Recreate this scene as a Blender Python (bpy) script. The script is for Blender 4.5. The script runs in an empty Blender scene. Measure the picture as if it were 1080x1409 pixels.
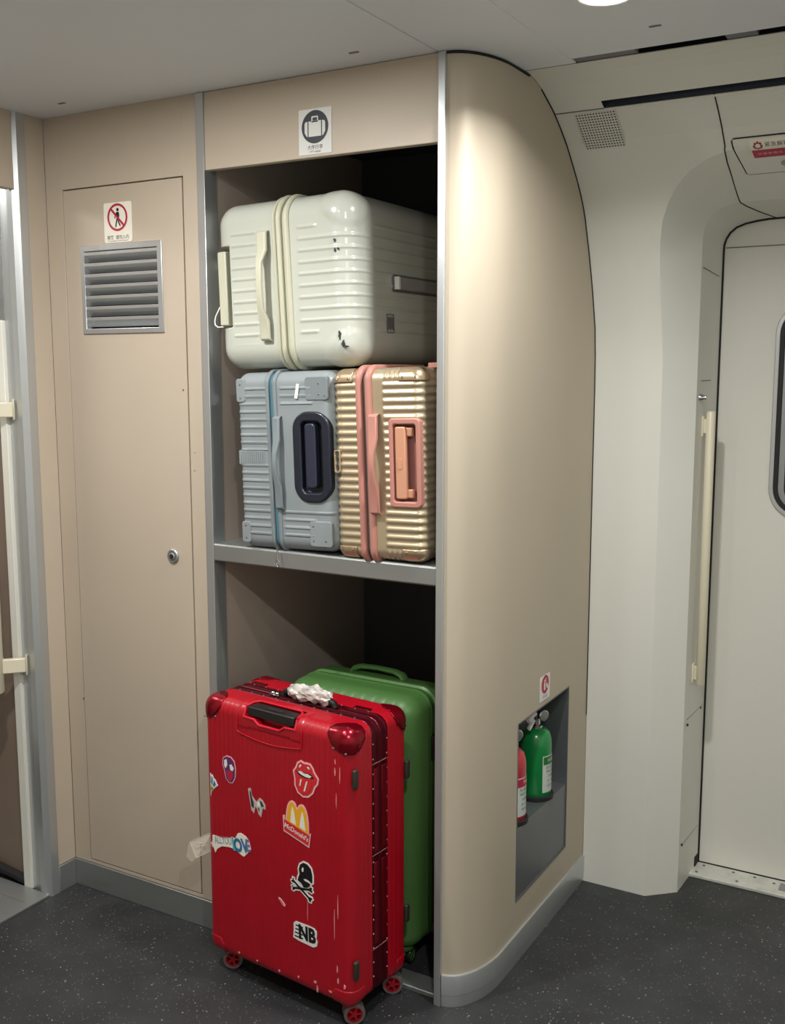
import bpy, math, random
from math import sin, cos, pi, tan, radians, sqrt, atan2, hypot
from mathutils import Vector, Matrix, noise
random.seed(4)
scene = bpy.context.scene
COL = scene.collection

# ------------------------------------------------------------------ materials
def lin(c):
    c = c / 255.0
    return c / 12.92 if c <= 0.04045 else ((c + 0.055) / 1.055) ** 2.4
def rgb(r, g, b): return (lin(r), lin(g), lin(b), 1.0)
MATS = {}
def mat(name, col, rough=0.5, metal=0.0, coat=0.0, var=0.0, vscale=6.0, bump=0.0, bscale=200.0,
        trans=0.0, alpha=1.0, emit=None, estr=0.0, spec=0.5, rvar=0.0, stretch=None):
    m = bpy.data.materials.new(name); m.use_nodes = True
    nt = m.node_tree; b = nt.nodes['Principled BSDF']
    b.inputs['Base Color'].default_value = col
    b.inputs['Roughness'].default_value = rough
    b.inputs['Metallic'].default_value = metal
    b.inputs['Coat Weight'].default_value = coat
    b.inputs['Coat Roughness'].default_value = 0.12
    b.inputs['Transmission Weight'].default_value = trans
    b.inputs['Alpha'].default_value = alpha
    b.inputs['Specular IOR Level'].default_value = spec
    if emit:
        b.inputs['Emission Color'].default_value = emit
        b.inputs['Emission Strength'].default_value = estr
    tc = nt.nodes.new('ShaderNodeTexCoord'); mp = nt.nodes.new('ShaderNodeMapping')
    nt.links.new(tc.outputs['Object'], mp.inputs['Vector'])
    if stretch: mp.inputs['Scale'].default_value = stretch
    nz = nt.nodes.new('ShaderNodeTexNoise'); nz.inputs['Scale'].default_value = vscale
    nz.inputs['Detail'].default_value = 5
    nt.links.new(mp.outputs['Vector'], nz.inputs['Vector'])
    if var > 0:
        mr = nt.nodes.new('ShaderNodeMapRange')
        mr.inputs['From Min'].default_value = 0.3; mr.inputs['From Max'].default_value = 0.7
        mr.inputs['To Min'].default_value = 1 - var; mr.inputs['To Max'].default_value = 1 + var
        nt.links.new(nz.outputs['Fac'], mr.inputs['Value'])
        mx = nt.nodes.new('ShaderNodeVectorMath'); mx.operation = 'SCALE'
        mx.inputs[0].default_value = col[:3]
        nt.links.new(mr.outputs['Result'], mx.inputs['Scale'])
        nt.links.new(mx.outputs['Vector'], b.inputs['Base Color'])
    if rvar > 0:
        mr2 = nt.nodes.new('ShaderNodeMapRange')
        mr2.inputs['From Min'].default_value = 0.3; mr2.inputs['From Max'].default_value = 0.7
        mr2.inputs['To Min'].default_value = max(0.02, rough - rvar); mr2.inputs['To Max'].default_value = rough + rvar
        nt.links.new(nz.outputs['Fac'], mr2.inputs['Value'])
        nt.links.new(mr2.outputs['Result'], b.inputs['Roughness'])
    if bump > 0:
        n2 = nt.nodes.new('ShaderNodeTexNoise'); n2.inputs['Scale'].default_value = bscale
        n2.inputs['Detail'].default_value = 3
        nt.links.new(mp.outputs['Vector'], n2.inputs['Vector'])
        bp = nt.nodes.new('ShaderNodeBump'); bp.inputs['Strength'].default_value = bump
        bp.inputs['Distance'].default_value = 0.001
        nt.links.new(n2.outputs['Fac'], bp.inputs['Height'])
        nt.links.new(bp.outputs['Normal'], b.inputs['Normal'])
    MATS[name] = m
    return m

BEIGE = mat('beige_laminate', rgb(191, 177, 159), 0.45, 0.05, var=0.03, vscale=3, bump=0.10, bscale=350)
BEIGE_SHELL = mat('beige_shell_paint', rgb(190, 178, 159), 0.5, 0.15, var=0.02, vscale=3, bump=0.08, bscale=400)
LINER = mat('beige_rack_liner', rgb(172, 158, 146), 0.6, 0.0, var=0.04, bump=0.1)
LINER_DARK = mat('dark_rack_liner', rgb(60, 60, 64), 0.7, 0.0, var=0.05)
ALU = mat('brushed_aluminium', rgb(200, 203, 204), 0.34, 0.75, rvar=0.05, vscale=4, stretch=(20, 20, 0.3))
ALU_DULL = mat('dull_aluminium', rgb(160, 163, 162), 0.42, 0.7, rvar=0.05, vscale=5, stretch=(0.5, 0.5, 12))
STEEL_GREY = mat('grey_niche_metal', rgb(120, 124, 126), 0.4, 0.6, var=0.05, vscale=8)
WHITE_WALL = mat('warm_white_wall_panel', rgb(222, 222, 214), 0.45, 0.0, var=0.015, vscale=2)
DOOR_WHITE = mat('warm_white_door_paint', rgb(222, 220, 211), 0.42, 0.0, var=0.02, vscale=2)
CEIL = mat('satin_ceiling_panel', rgb(224, 228, 234), 0.42, 0.0, var=0.02, vscale=2)
BLACKGAP = mat('black_gap', rgb(22, 22, 24), 0.8)
RUBBER = mat('black_rubber', rgb(24, 24, 26), 0.6)
DARKSLOT = mat('dark_slot_lining', rgb(34, 40, 52), 0.55)
SLOTGREY = mat('slot_filler_grey', rgb(112, 108, 118), 0.5)
CREAM = mat('cream_grab_bar', rgb(222, 214, 190), 0.38, 0.0, coat=0.2)
WHITESTRIP = mat('white_edge_strip', rgb(226, 224, 214), 0.5)
BROWN = mat('brown_side_panel', rgb(128, 112, 98), 0.6, var=0.05)
CHROME = mat('chrome', rgb(205, 205, 205), 0.15, 1.0)
WSTICK = mat('white_vinyl', rgb(228, 228, 224), 0.45)
CREAMSTICK = mat('offwhite_vinyl', rgb(236, 230, 216), 0.45)
INKDARK = mat('dark_slate_ink', rgb(44, 52, 58), 0.5)
INKBLACK = mat('black_ink', rgb(14, 14, 15), 0.5)
INKGREY = mat('grey_ink', rgb(104, 104, 104), 0.5)
INKRED = mat('crimson_ink', rgb(176, 30, 62), 0.5)
S_RED = mat('red_sticker_ink', rgb(206, 44, 48), 0.4)
S_YEL = mat('yellow_sticker_ink', rgb(232, 170, 40), 0.4)
S_PINK = mat('pink_sticker_ink', rgb(238, 178, 184), 0.4)
S_BLUE = mat('blue_sticker_ink', rgb(46, 110, 160), 0.4)
S_TEAL = mat('teal_sticker_ink', rgb(80, 180, 180), 0.4)
S_LAV = mat('lavender_sticker_ink', rgb(112, 112, 172), 0.4)
S_PURP = mat('purple_sticker_ink', rgb(96, 40, 96), 0.4)
S_GREEN = mat('green_sticker_ink', rgb(90, 160, 80), 0.4)
REDP = mat('red_matte_plastic', rgb(164, 3, 26), 0.40, 0.0, coat=0.15, var=0.06, vscale=9)
REDRIM = mat('bright_red_plastic', rgb(196, 18, 44), 0.36, 0.0, coat=0.2)
REDMETAL = mat('dark_red_anodised', rgb(140, 6, 30), 0.24, 0.7, coat=0.2)
REDFRAME = mat('dark_red_frame', rgb(84, 4, 22), 0.3, 0.55)
REDWHEEL = mat('red_wheel_plastic', rgb(150, 16, 30), 0.4)
TYRE = mat('grey_tyre', rgb(96, 92, 88), 0.7)
BLACKP = mat('black_plastic', rgb(26, 27, 27), 0.4)
OLIVE = mat('dark_olive_rubber', rgb(44, 42, 34), 0.5)
SCUFF = mat('pale_scuff', rgb(222, 150, 150), 0.7)
GREENP = mat('green_textured_plastic', rgb(82, 126, 66), 0.42, 0.0, var=0.05, bump=0.25, bscale=300)
GREENDK = mat('dark_green_trim', rgb(56, 98, 46), 0.5)
WHITEP = mat('glossy_white_plastic', rgb(190, 193, 182), 0.24, 0.0, coat=0.35, var=0.01)
CREAMP = mat('cream_trim_plastic', rgb(192, 191, 170), 0.42)
GREYP = mat('pale_blue_grey_plastic', rgb(136, 144, 147), 0.42, 0.0, coat=0.1, var=0.02)
GREYTRIM = mat('blue_grey_trim', rgb(122, 130, 134), 0.45)
TEALZIP = mat('teal_zip_tape', rgb(74, 120, 134), 0.55)
NAVY = mat('navy_plastic', rgb(22, 27, 42), 0.35, coat=0.1)
GOLDP = mat('champagne_metallic', rgb(190, 174, 146), 0.36, 0.6, var=0.04, vscale=10)
GOLDCAP = mat('polished_champagne_metal', rgb(206, 182, 150), 0.28, 0.8)
PINKP = mat('dusty_pink_plastic', rgb(182, 126, 114), 0.45)
PEACH = mat('peach_plastic', rgb(200, 146, 118), 0.42)
ZIPGREY = mat('grey_zip_teeth', rgb(104, 98, 92), 0.5)
EXTG = mat('green_enamel', rgb(12, 128, 62), 0.28, 0.0, coat=0.4)
EXTR = mat('red_enamel', rgb(176, 40, 52), 0.3, 0.0, coat=0.3)
LABELG = mat('printed_label', rgb(196, 204, 198), 0.5, var=0.05, vscale=60)
DKTEXT = mat('dark_label_print', rgb(70, 78, 74), 0.5)
GLASS = mat('dark_window_glass', rgb(14, 34, 36), 0.08, 0.0, coat=0.5)
TEALBTN = mat('dark_green_indicator', rgb(18, 72, 58), 0.35)
LENS = mat('lit_lamp_lens', rgb(255, 255, 245), 0.4, emit=(1.0, 0.97, 0.88, 1), estr=26.0)
PLASTICWRAP = mat('crumpled_silver_plastic', rgb(192, 187, 180), 0.22, 0.0, coat=0.4, var=0.30, vscale=40)
CLEAR = mat('clear_tape', rgb(226, 218, 202), 0.22, 0.0, alpha=0.34)
CLEAREDGE = mat('tape_fold', rgb(214, 204, 188), 0.25, 0.0, alpha=0.75)

# speckled floor
def floor_mat():
    m = bpy.data.materials.new('speckled_dark_floor'); m.use_nodes = True
    nt = m.node_tree; b = nt.nodes['Principled BSDF']
    tc = nt.nodes.new('ShaderNodeTexCoord')
    base = None
    vals = []
    for sc, th, den in ((88.0, 0.17, 0.62), (170.0, 0.18, 0.68)):
        vo = nt.nodes.new('ShaderNodeTexVoronoi'); vo.inputs['Scale'].default_value = sc
        nt.links.new(tc.outputs['Object'], vo.inputs['Vector'])
        lt = nt.nodes.new('ShaderNodeMath'); lt.operation = 'LESS_THAN'; lt.inputs[1].default_value = th
        nt.links.new(vo.outputs['Distance'], lt.inputs[0])
        sp = nt.nodes.new('ShaderNodeSeparateColor'); nt.links.new(vo.outputs['Color'], sp.inputs['Color'])
        g = nt.nodes.new('ShaderNodeMath'); g.operation = 'GREATER_THAN'; g.inputs[1].default_value = den
        nt.links.new(sp.outputs['Red'], g.inputs[0])
        mu = nt.nodes.new('ShaderNodeMath'); mu.operation = 'MULTIPLY'
        nt.links.new(lt.outputs[0], mu.inputs[0]); nt.links.new(g.outputs[0], mu.inputs[1])
        m2 = nt.nodes.new('ShaderNodeMath'); m2.operation = 'MULTIPLY'
        nt.links.new(mu.outputs[0], m2.inputs[0]); nt.links.new(sp.outputs['Green'], m2.inputs[1])
        vals.append(m2)
    mx = nt.nodes.new('ShaderNodeMath'); mx.operation = 'MAXIMUM'
    nt.links.new(vals[0].outputs[0], mx.inputs[0]); nt.links.new(vals[1].outputs[0], mx.inputs[1])
    nz = nt.nodes.new('ShaderNodeTexNoise'); nz.inputs['Scale'].default_value = 9; nz.inputs['Detail'].default_value = 6
    nt.links.new(tc.outputs['Object'], nz.inputs['Vector'])
    cr = nt.nodes.new('ShaderNodeValToRGB')
    cr.color_ramp.elements[0].position = 0.3; cr.color_ramp.elements[0].color = rgb(40, 41, 43)
    cr.color_ramp.elements[1].position = 0.75; cr.color_ramp.elements[1].color = rgb(53, 54, 56)
    nt.links.new(nz.outputs['Fac'], cr.inputs['Fac'])
    mix = nt.nodes.new('ShaderNodeMix'); mix.data_type = 'RGBA'
    nt.links.new(mx.outputs[0], mix.inputs['Factor'])
    nt.links.new(cr.outputs['Color'], mix.inputs[6]); mix.inputs[7].default_value = rgb(158, 158, 155)
    nt.links.new(mix.outputs[2], b.inputs['Base Color'])
    b.inputs['Roughness'].default_value = 0.5
    n2 = nt.nodes.new('ShaderNodeTexNoise'); n2.inputs['Scale'].default_value = 260
    nt.links.new(tc.outputs['Object'], n2.inputs['Vector'])
    bu = nt.nodes.new('ShaderNodeBump'); bu.inputs['Strength'].default_value = 0.25; bu.inputs['Distance'].default_value = 0.001
    nt.links.new(n2.outputs['Fac'], bu.inputs['Height']); nt.links.new(bu.outputs['Normal'], b.inputs['Normal'])
    return m
FLOOR = floor_mat()

# ------------------------------------------------------------------ object helpers
def thing(name, label, cat, loc=(0, 0, 0), rot=(0, 0, 0), group=None):
    o = bpy.data.objects.new(name, None); COL.objects.link(o)
    o.empty_display_size = 0.05
    o.location = loc; o.rotation_euler = rot
    o['label'] = label; o['category'] = cat
    if group: o['group'] = group
    return o
def tag(o, label, cat, group=None):
    o['label'] = label; o['category'] = cat
    if group: o['group'] = group
    return o
def struct(o):
    o['kind'] = 'structure'; return o

class MB:
    """collects shapes for one mesh object"""
    def __init__(s): s.v = []; s.f = []; s.m = []
    def add(s, vs, fs, mi=0):
        k = len(s.v); s.v += [tuple(p) for p in vs]
        for f in fs: s.f.append([k + i for i in f]); s.m.append(mi)
        return s
    def box(s, lo, hi, mi=0):
        x0, y0, z0 = lo; x1, y1, z1 = hi
        return s.add([(x0,y0,z0),(x1,y0,z0),(x1,y1,z0),(x0,y1,z0),(x0,y0,z1),(x1,y0,z1),(x1,y1,z1),(x0,y1,z1)],
                     [(0,3,2,1),(4,5,6,7),(0,1,5,4),(1,2,6,5),(2,3,7,6),(3,0,4,7)], mi)
    def obox(s, c, half, R, mi=0):
        c = Vector(c); vs = []
        for sx, sy, sz in ((-1,-1,-1),(1,-1,-1),(1,1,-1),(-1,1,-1),(-1,-1,1),(1,-1,1),(1,1,1),(-1,1,1)):
            vs.append(c + R @ Vector((sx*half[0], sy*half[1], sz*half[2])))
        return s.add(vs, [(0,3,2,1),(4,5,6,7),(0,1,5,4),(1,2,6,5),(2,3,7,6),(3,0,4,7)], mi)
    def prism(s, poly, o, u, v, n, d0, d1, mi=0):
        """extrude a 2-D outline (u,v) along n from d0 to d1 (d1 > d0 is the outside)"""
        o, u, v, n = Vector(o), Vector(u), Vector(v), Vector(n)
        a = sum(poly[i][0]*poly[(i+1)%len(poly)][1]-poly[(i+1)%len(poly)][0]*poly[i][1] for i in range(len(poly)))
        if (a < 0) != (u.cross(v).dot(n) < 0): poly = poly[::-1]
        N = len(poly)
        vs = [o+u*p[0]+v*p[1]+n*d0 for p in poly] + [o+u*p[0]+v*p[1]+n*d1 for p in poly]
        fs = [tuple(range(N-1, -1, -1)), tuple(range(N, 2*N))]
        fs += [(i, (i+1)%N, N+(i+1)%N, N+i) for i in range(N)]
        return s.add(vs, fs, mi)
    def flat(s, verts2, faces, o, u, v, n, d, mi=0):
        o, u, v, n = Vector(o), Vector(u), Vector(v), Vector(n)
        return s.add([o+u*p[0]+v*p[1]+n*d for p in verts2], faces, mi)
    def ring(s, outer, inner, o, u, v, n, d0, d1, mi=0):
        """closed band between two outlines with the same count, d0..d1 thick"""
        o, u, v, n = Vector(o), Vector(u), Vector(v), Vector(n)
        N = len(outer); vs = []
        for d in (d0, d1):
            for pl in (outer, inner): vs += [o+u*p[0]+v*p[1]+n*d for p in pl]
        fs = []
        for i in range(N):
            j = (i+1) % N
            fs += [(2*N+i, 2*N+j, 3*N+j, 3*N+i), (i, N+i, N+j, j), (i, j, 2*N+j, 2*N+i), (N+i, 3*N+i, 3*N+j, N+j)]
        return s.add(vs, fs, mi)
    def lathe(s, prof, o, axis=(0,0,1), seg=32, mi=0, cap=True):
        """prof: (radius, height) pairs along axis"""
        o = Vector(o); a = Vector(axis).normalized()
        u = a.orthogonal().normalized(); w = a.cross(u)
        vs = []; n = len(prof)
        for k in range(seg):
            t = 2*pi*k/seg; d = u*cos(t)+w*sin(t)
            vs += [o+a*h+d*r for r, h in prof]
        fs = []
        for k in range(seg):
            k2 = (k+1) % seg
            for i in range(n-1): fs.append((k*n+i, k2*n+i, k2*n+i+1, k*n+i+1))
        if cap:
            fs.append([k*n for k in range(seg-1, -1, -1)]); fs.append([k*n+n-1 for k in range(seg)])
        return s.add(vs, fs, mi)
    def cyl(s, p0, p1, r, seg=20, mi=0):
        p0, p1 = Vector(p0), Vector(p1)
        return s.lathe([(r, 0), (r, (p1-p0).length)], p0, p1-p0, seg, mi)
    def tube(s, path, r, seg=10, mi=0, closed=False, flat=1.0, up=None):
        P = [Vector(p) for p in path]; n = len(P); vs = []; fs = []
        prev = None
        for i, p in enumerate(P):
            if closed: t = P[(i+1)%n]-P[i-1]
            else: t = P[min(i+1, n-1)]-P[max(i-1, 0)]
            t.normalize()
            if prev is None: a = (Vector(up) if up else t.orthogonal())
            else: a = prev
            a = (a - t*a.dot(t)).normalized(); b = t.cross(a); prev = a
            rr = r[i] if isinstance(r, (list, tuple)) else r
            for k in range(seg):
                g = 2*pi*k/seg; vs.append(p+a*rr*cos(g)*flat+b*rr*sin(g))
        m = n if closed else n-1
        for i in range(m):
            j = (i+1) % n
            for k in range(seg):
                k2 = (k+1) % seg
                fs.append((i*seg+k, i*seg+k2, j*seg+k2, j*seg+k))
        if not closed:
            fs.append(list(range(seg-1, -1, -1))); fs.append([(n-1)*seg+k for k in range(seg)])
        return s.add(vs, fs, mi)
    def grid(s, rows, mi=0, closed=False):
        n = len(rows[0]); k = len(s.v); vs = [p for r in rows for p in r]; fs = []
        for i in range(len(rows)-1):
            for j in range(n if closed else n-1):
                j2 = (j+1) % n
                q = (i*n+j, i*n+j2, (i+1)*n+j2, (i+1)*n+j)
                if (Vector(vs[q[0]])-Vector(vs[q[1]])).length < 1e-6 and (Vector(vs[q[2]])-Vector(vs[q[3]])).length < 1e-6: continue
                fs.append(q)
        return s.add(vs, fs, mi)
    def build(s, name, mats, parent=None, bevel=0.0, smooth=True, angle=35, world=True, seg=2, solid=0.0):
        me = bpy.data.meshes.new(name)
        off = Vector((0, 0, 0))
        if parent is not None and world:
            p = parent
            while p is not None: off += p.location; p = p.parent
        me.from_pydata([Vector(p)-off for p in s.v], [], s.f)
        if not isinstance(mats, (list, tuple)): mats = [mats]
        for m in mats: me.materials.append(m)
        for i, p in enumerate(me.polygons): p.material_index = s.m[i]; p.use_smooth = smooth
        me.validate(); me.update()
        if smooth: me.set_sharp_from_angle(angle=radians(angle))
        o = bpy.data.objects.new(name, me); COL.objects.link(o)
        if parent is not None: o.parent = parent
        if solid:
            md = o.modifiers.new('solid', 'SOLIDIFY'); md.thickness = solid; md.offset = -1
        if bevel > 0:
            md = o.modifiers.new('bevel', 'BEVEL'); md.width = bevel; md.segments = seg
            md.limit_method = 'ANGLE'; md.angle_limit = radians(40)
        return o

def build_each(mb, name, mats, parent, world=False, **kw):
    """every loose piece of mb becomes an object of its own"""
    root = list(range(len(mb.v)))
    def find(i):
        while root[i] != i: root[i] = root[root[i]]; i = root[i]
        return i
    for f in mb.f:
        for i in f[1:]: root[find(i)] = find(f[0])
    parts = {}
    for f, mi in zip(mb.f, mb.m): parts.setdefault(find(f[0]), []).append((f, mi))
    out = []
    for fl in parts.values():
        mp = {}; p = MB()
        for f, mi in fl:
            for i in f:
                if i not in mp: mp[i] = len(p.v); p.v.append(mb.v[i])
            p.f.append([mp[i] for i in f]); p.m.append(mi)
        out.append(p.build(name, mats, parent, world=world, **kw))
    return out
X, Y, Z = Vector((1,0,0)), Vector((0,1,0)), Vector((0,0,1))
def rrect(w, h, r, n=6, cx=0.0, cy=0.0):
    pts = []
    for sx, sy, a0 in ((1,-1,-90),(1,1,0),(-1,1,90),(-1,-1,180)):
        for k in range(n+1):
            a = radians(a0+90*k/n)
            pts.append((cx+sx*(w/2-r)+r*cos(a), cy+sy*(h/2-r)+r*sin(a)))
    return pts
def circle(r, n=32, cx=0, cy=0, ry=None):
    ry = ry or r
    return [(cx+r*cos(2*pi*k/n), cy+ry*sin(2*pi*k/n)) for k in range(n)]
def text2d(txt, size, align='CENTER', bold=0.0):
    cu = bpy.data.curves.new('lettering', 'FONT'); cu.body = txt; cu.size = size
    cu.align_x = align; cu.align_y = 'CENTER'; cu.offset = bold
    cu.resolution_u = 3
    ob = bpy.data.objects.new('lettering', cu); COL.objects.link(ob)
    dg = bpy.context.evaluated_depsgraph_get()
    me = bpy.data.meshes.new_from_object(ob.evaluated_get(dg))
    vs = [(p.co.x, p.co.y) for p in me.vertices]; fs = [tuple(p.vertices) for p in me.polygons]
    bpy.data.objects.remove(ob); bpy.data.curves.remove(cu); bpy.data.meshes.remove(me)
    return vs, fs

# rounded box with optional displacement; lattice lists allow ribs
def ax(h, r, step, lo=None, hi=None):
    t = [r*tan(radians(a)) for a in (0, 9, 18, 27, 36, 45)]
    n = max(1, int(round(2*(h-r)/step)))
    inner = [-(h-r)+2*(h-r)*i/n for i in range(1, n)]
    return [-(h-r)-q for q in t[::-1]] + inner + [h-r+q for q in t]
def rbox(mb, hx, hy, hz, r, xs, ys, zs, keep=None, disp=None, c=(0,0,0), mi=0):
    idx = {}; V = []
    def vert(i, j, k):
        key = (i, j, k)
        if key in idx: return idx[key]
        p = Vector((xs[i], ys[j], zs[k]))
        q = Vector((max(-(hx-r), min(hx-r, p.x)), max(-(hy-r), min(hy-r, p.y)), max(-(hz-r), min(hz-r, p.z))))
        n = (p-q).normalized(); w = q+n*r
        if disp: w = w+disp(w, n)
        idx[key] = len(V); V.append(w+Vector(c)); return idx[key]
    F = []
    nx, ny, nz = len(xs)-1, len(ys)-1, len(zs)-1
    def mid(a, i): return (a[i]+a[i+1])/2
    for i in range(nx):
        for j in range(ny):
            for k, flip in ((0, 1), (nz, 0)):
                if keep and not keep(mid(xs,i), mid(ys,j), zs[k]): continue
                f = [vert(i,j,k), vert(i+1,j,k), vert(i+1,j+1,k), vert(i,j+1,k)]
                F.append(f[::-1] if flip else f)
    for i in range(nx):
        for k in range(nz):
            for j, flip in ((0, 0), (ny, 1)):
                if keep and not keep(mid(xs,i), ys[j], mid(zs,k)): continue
                f = [vert(i,j,k), vert(i+1,j,k), vert(i+1,j,k+1), vert(i,j,k+1)]
                F.append(f[::-1] if flip else f)
    for j in range(ny):
        for k in range(nz):
            for i, flip in ((0, 1), (nx, 0)):
                if keep and not keep(xs[i], mid(ys,j), mid(zs,k)): continue
                f = [vert(i,j,k), vert(i,j+1,k), vert(i,j+1,k+1), vert(i,j,k+1)]
                F.append(f[::-1] if flip else f)
    mb.add(V, F, mi)
    return mb
def sstep(a, b, t):
    t = max(0.0, min(1.0, (t-a)/(b-a))); return t*t*(3-2*t)

# ------------------------------------------------------------------ camera
F_PX = 1430.9118
cam = bpy.data.cameras.new('camera'); co = bpy.data.objects.new('camera', cam); COL.objects.link(co)
yaw, pit, rol = radians(-29.9503), radians(-7.8982), radians(-0.0430)
fw = Vector((sin(yaw)*cos(pit), cos(yaw)*cos(pit), sin(pit)))
rt = Vector((cos(yaw), -sin(yaw), 0)); up = rt.cross(fw)
r2 = rt*cos(rol)+up*sin(rol); u2 = -rt*sin(rol)+up*cos(rol)
M = Matrix((r2, u2, -fw)).transposed().to_4x4(); M.translation = Vector((2.20935, -2.00120, 1.47491))
co.matrix_world = M
cam.sensor_fit = 'VERTICAL'; cam.sensor_height = 24.0; cam.sensor_width = 24.0*1080/1409
cam.lens = F_PX/1409*24.0
cam.clip_start = 0.02
scene.camera = co

# ------------------------------------------------------------------ the setting
H = 2.12
XL, XR, YB = -1.25, 2.95, -2.75
struct(MB().box((XL, YB, -0.05), (XR, 1.10, 0.0)).build('floor', FLOOR))
# ceiling panels with an open joint at x = 1.165 and slots along the wall side
c = MB()
c.box((XL, YB, H), (1.1635, 0.75, H+0.02))
c.box((1.1665, YB, H), (1.385, 0.219, H+0.02))
c.box((1.385, YB, H), (XR, 0.186, H+0.02))
c.build('ceiling', CEIL, bevel=0.0015); ceil = bpy.data.objects['ceiling']; struct(ceil)
b = MB().box((XL, YB, H+0.022), (XR, 0.75, H+0.03)).build('ceiling_backing', BLACKGAP, ceil)
for (x, y) in ((1.014, -0.085), (0.171, -0.092), (1.60, 0.06)):
    m = MB()
    m.prism(rrect(0.024, 0.008, 0.0035, 4), (x, y, H), X, Y, -Z, 0.0002, 0.0012)
    m.build('fixing_cap', SLOTGREY, ceil)

# --- curved side wall with the exterior door
PROF = [(0.739, 0.0), (0.739, 0.5), (0.739, 1.0), (0.739, 1.40), (0.737, 1.50), (0.729, 1.58), (0.702, 1.675), (0.670, 1.765),
        (0.632, 1.852), (0.612, 1.885), (0.584, 1.920), (0.560, 1.945), (0.531, 1.972), (0.489, 2.010), (0.447, 2.040),
        (0.405, 2.066), (0.383, 2.077), (0.320, 2.104), (0.280, 2.115), (0.246, 2.1195), (0.221, 2.120)]
def yprof(z):
    for (y0, z0), (y1, z1) in zip(PROF, PROF[1:]):
        if z <= z1: return y0+(y1-y0)*(z-z0)/(z1-z0)
    return PROF[-1][0]
XC = 1.95
XWL = 1.266
OUT = [(1.449, 0.0), (1.449, 1.74), (1.454, 1.79), (1.463, 1.835), (1.481, 1.874), (1.511, 1.912), (1.545, 1.938), (1.590, 1.958), (1.64, 1.969), (1.68, 1.972)]
INN = [(1.523, 0.0), (1.523, 1.80), (1.525, 1.823), (1.532, 1.846), (1.546, 1.866), (1.563, 1.879), (1.583, 1.886), (1.605, 1.890), (1.63, 1.892), (1.66, 1.892)]
DOR = [(1.532, 0.0), (1.532, 1.79), (1.533, 1.809), (1.538, 1.826), (1.548, 1.842), (1.565, 1.856), (1.59, 1.865), (1.62, 1.870), (1.65, 1.873), (1.69, 1.874)]
def xout(z):
    for (x0, z0), (x1, z1) in zip(OUT, OUT[1:]):
        if z <= z1: return x0+(x1-x0)*(z-z0)/(z1-z0)
    return OUT[-1][0]
ZT = 1.972
zrows = sorted(set([z for _, z in PROF if z <= ZT] + [z for _, z in OUT]))
w = MB()
for side in (0, 1):
    rows = []
    for z in zrows:
        y = yprof(z); xo = xout(z); x0 = XWL
        row = [(x0, y, z), ((x0+xo)/2, y, z), (xo, y, z)]
        if side: row = [(2*XC-p[0] if i else XR, p[1], p[2]) for i, p in enumerate(row)][::-1]
        rows.append(row)
    w.grid(rows)
top = [(y, z) for y, z in PROF if z >= ZT-1e-6]
cols = [XWL, 1.385, 1.633, 1.68, 1.95, 2.22, XR]
for (y0, z0), (y1, z1) in zip(top, top[1:]):
    for xa, xb in zip(cols, cols[1:]):
        if abs(z0-2.066) < 1e-6 and xa >= 1.384: continue      # the open slot
        w.add([(xa,y0,z0),(xb,y0,z0),(xb,y1,z1),(xa,y1,z1)], [(0,1,2,3)])
# rounded door surround
def loop(pts, yf):
    L = []
    zs = [0, 0.4, 0.8, 1.2, 1.5, pts[1][1]]
    for z in zs: L.append((pts[0][0], z))
    L += pts[2:]
    L += [(XC, pts[-1][1])]
    L = L + [(2*XC-x, z) for x, z in L[::-1][1:]]
    return [(x, yf(z), z) for x, z in L]
Lo, Li, Ld = loop(OUT, yprof), loop(INN, lambda z: 0.806), loop(DOR, lambda z: 1.0)
w.grid([Lo, Li]); w.grid([Li, Ld])
ws = struct(w.build('wall_right', WHITE_WALL, angle=30))
# slot lining and dark gaps
m = MB(); m.add([(1.384,0.408,2.068),(XR,0.408,2.068),(XR,0.408,2.10),(1.384,0.408,2.10),(1.384,0.375,2.10),(XR,0.375,2.10)],[(0,1,2,3),(3,2,5,4)])
m.build('slot_lining', DARKSLOT, ws)
s2 = MB()
s2.tube([(x, 0.4045, 2.0655) for x in (XWL+0.002, 1.385)], 0.0013, 6)
s2.build('panel_joint', INKGREY, ws)
s3 = MB().box((1.262, 0.2185, 2.1205), (1.385, 0.2215, 2.135)); s3.build('ceiling_joint', BLACKGAP, ws)
av = thing('ceiling_air_slot', 'long dark air slot between the ceiling and the curved white wall', 'air vent', (1.95, 0.23, H))
MB().box((1.385, 0.18, 2.134), (XR, 0.23, 2.138)).build('slot_channel', DARKSLOT, av)
for xa, xb in ((1.387, 1.52), (1.70, 1.76)):
    MB().box((xa, 0.1865, 2.1215), (xb, 0.2205, 2.1335)).build('slot_filler', SLOTGREY, av, bevel=0.001)
MB().tube([(1.385, 0.2225, 2.1192), (XR, 0.2225, 2.1192)], 0.0022, 8).build('slot_lip', WHITE_WALL, av)
lip = MB().tube([(1.384, 0.407, 2.0635), (XR, 0.407, 2.0635)], 0.003, 8).build('slot_lip', WHITE_WALL, ws)

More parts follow.
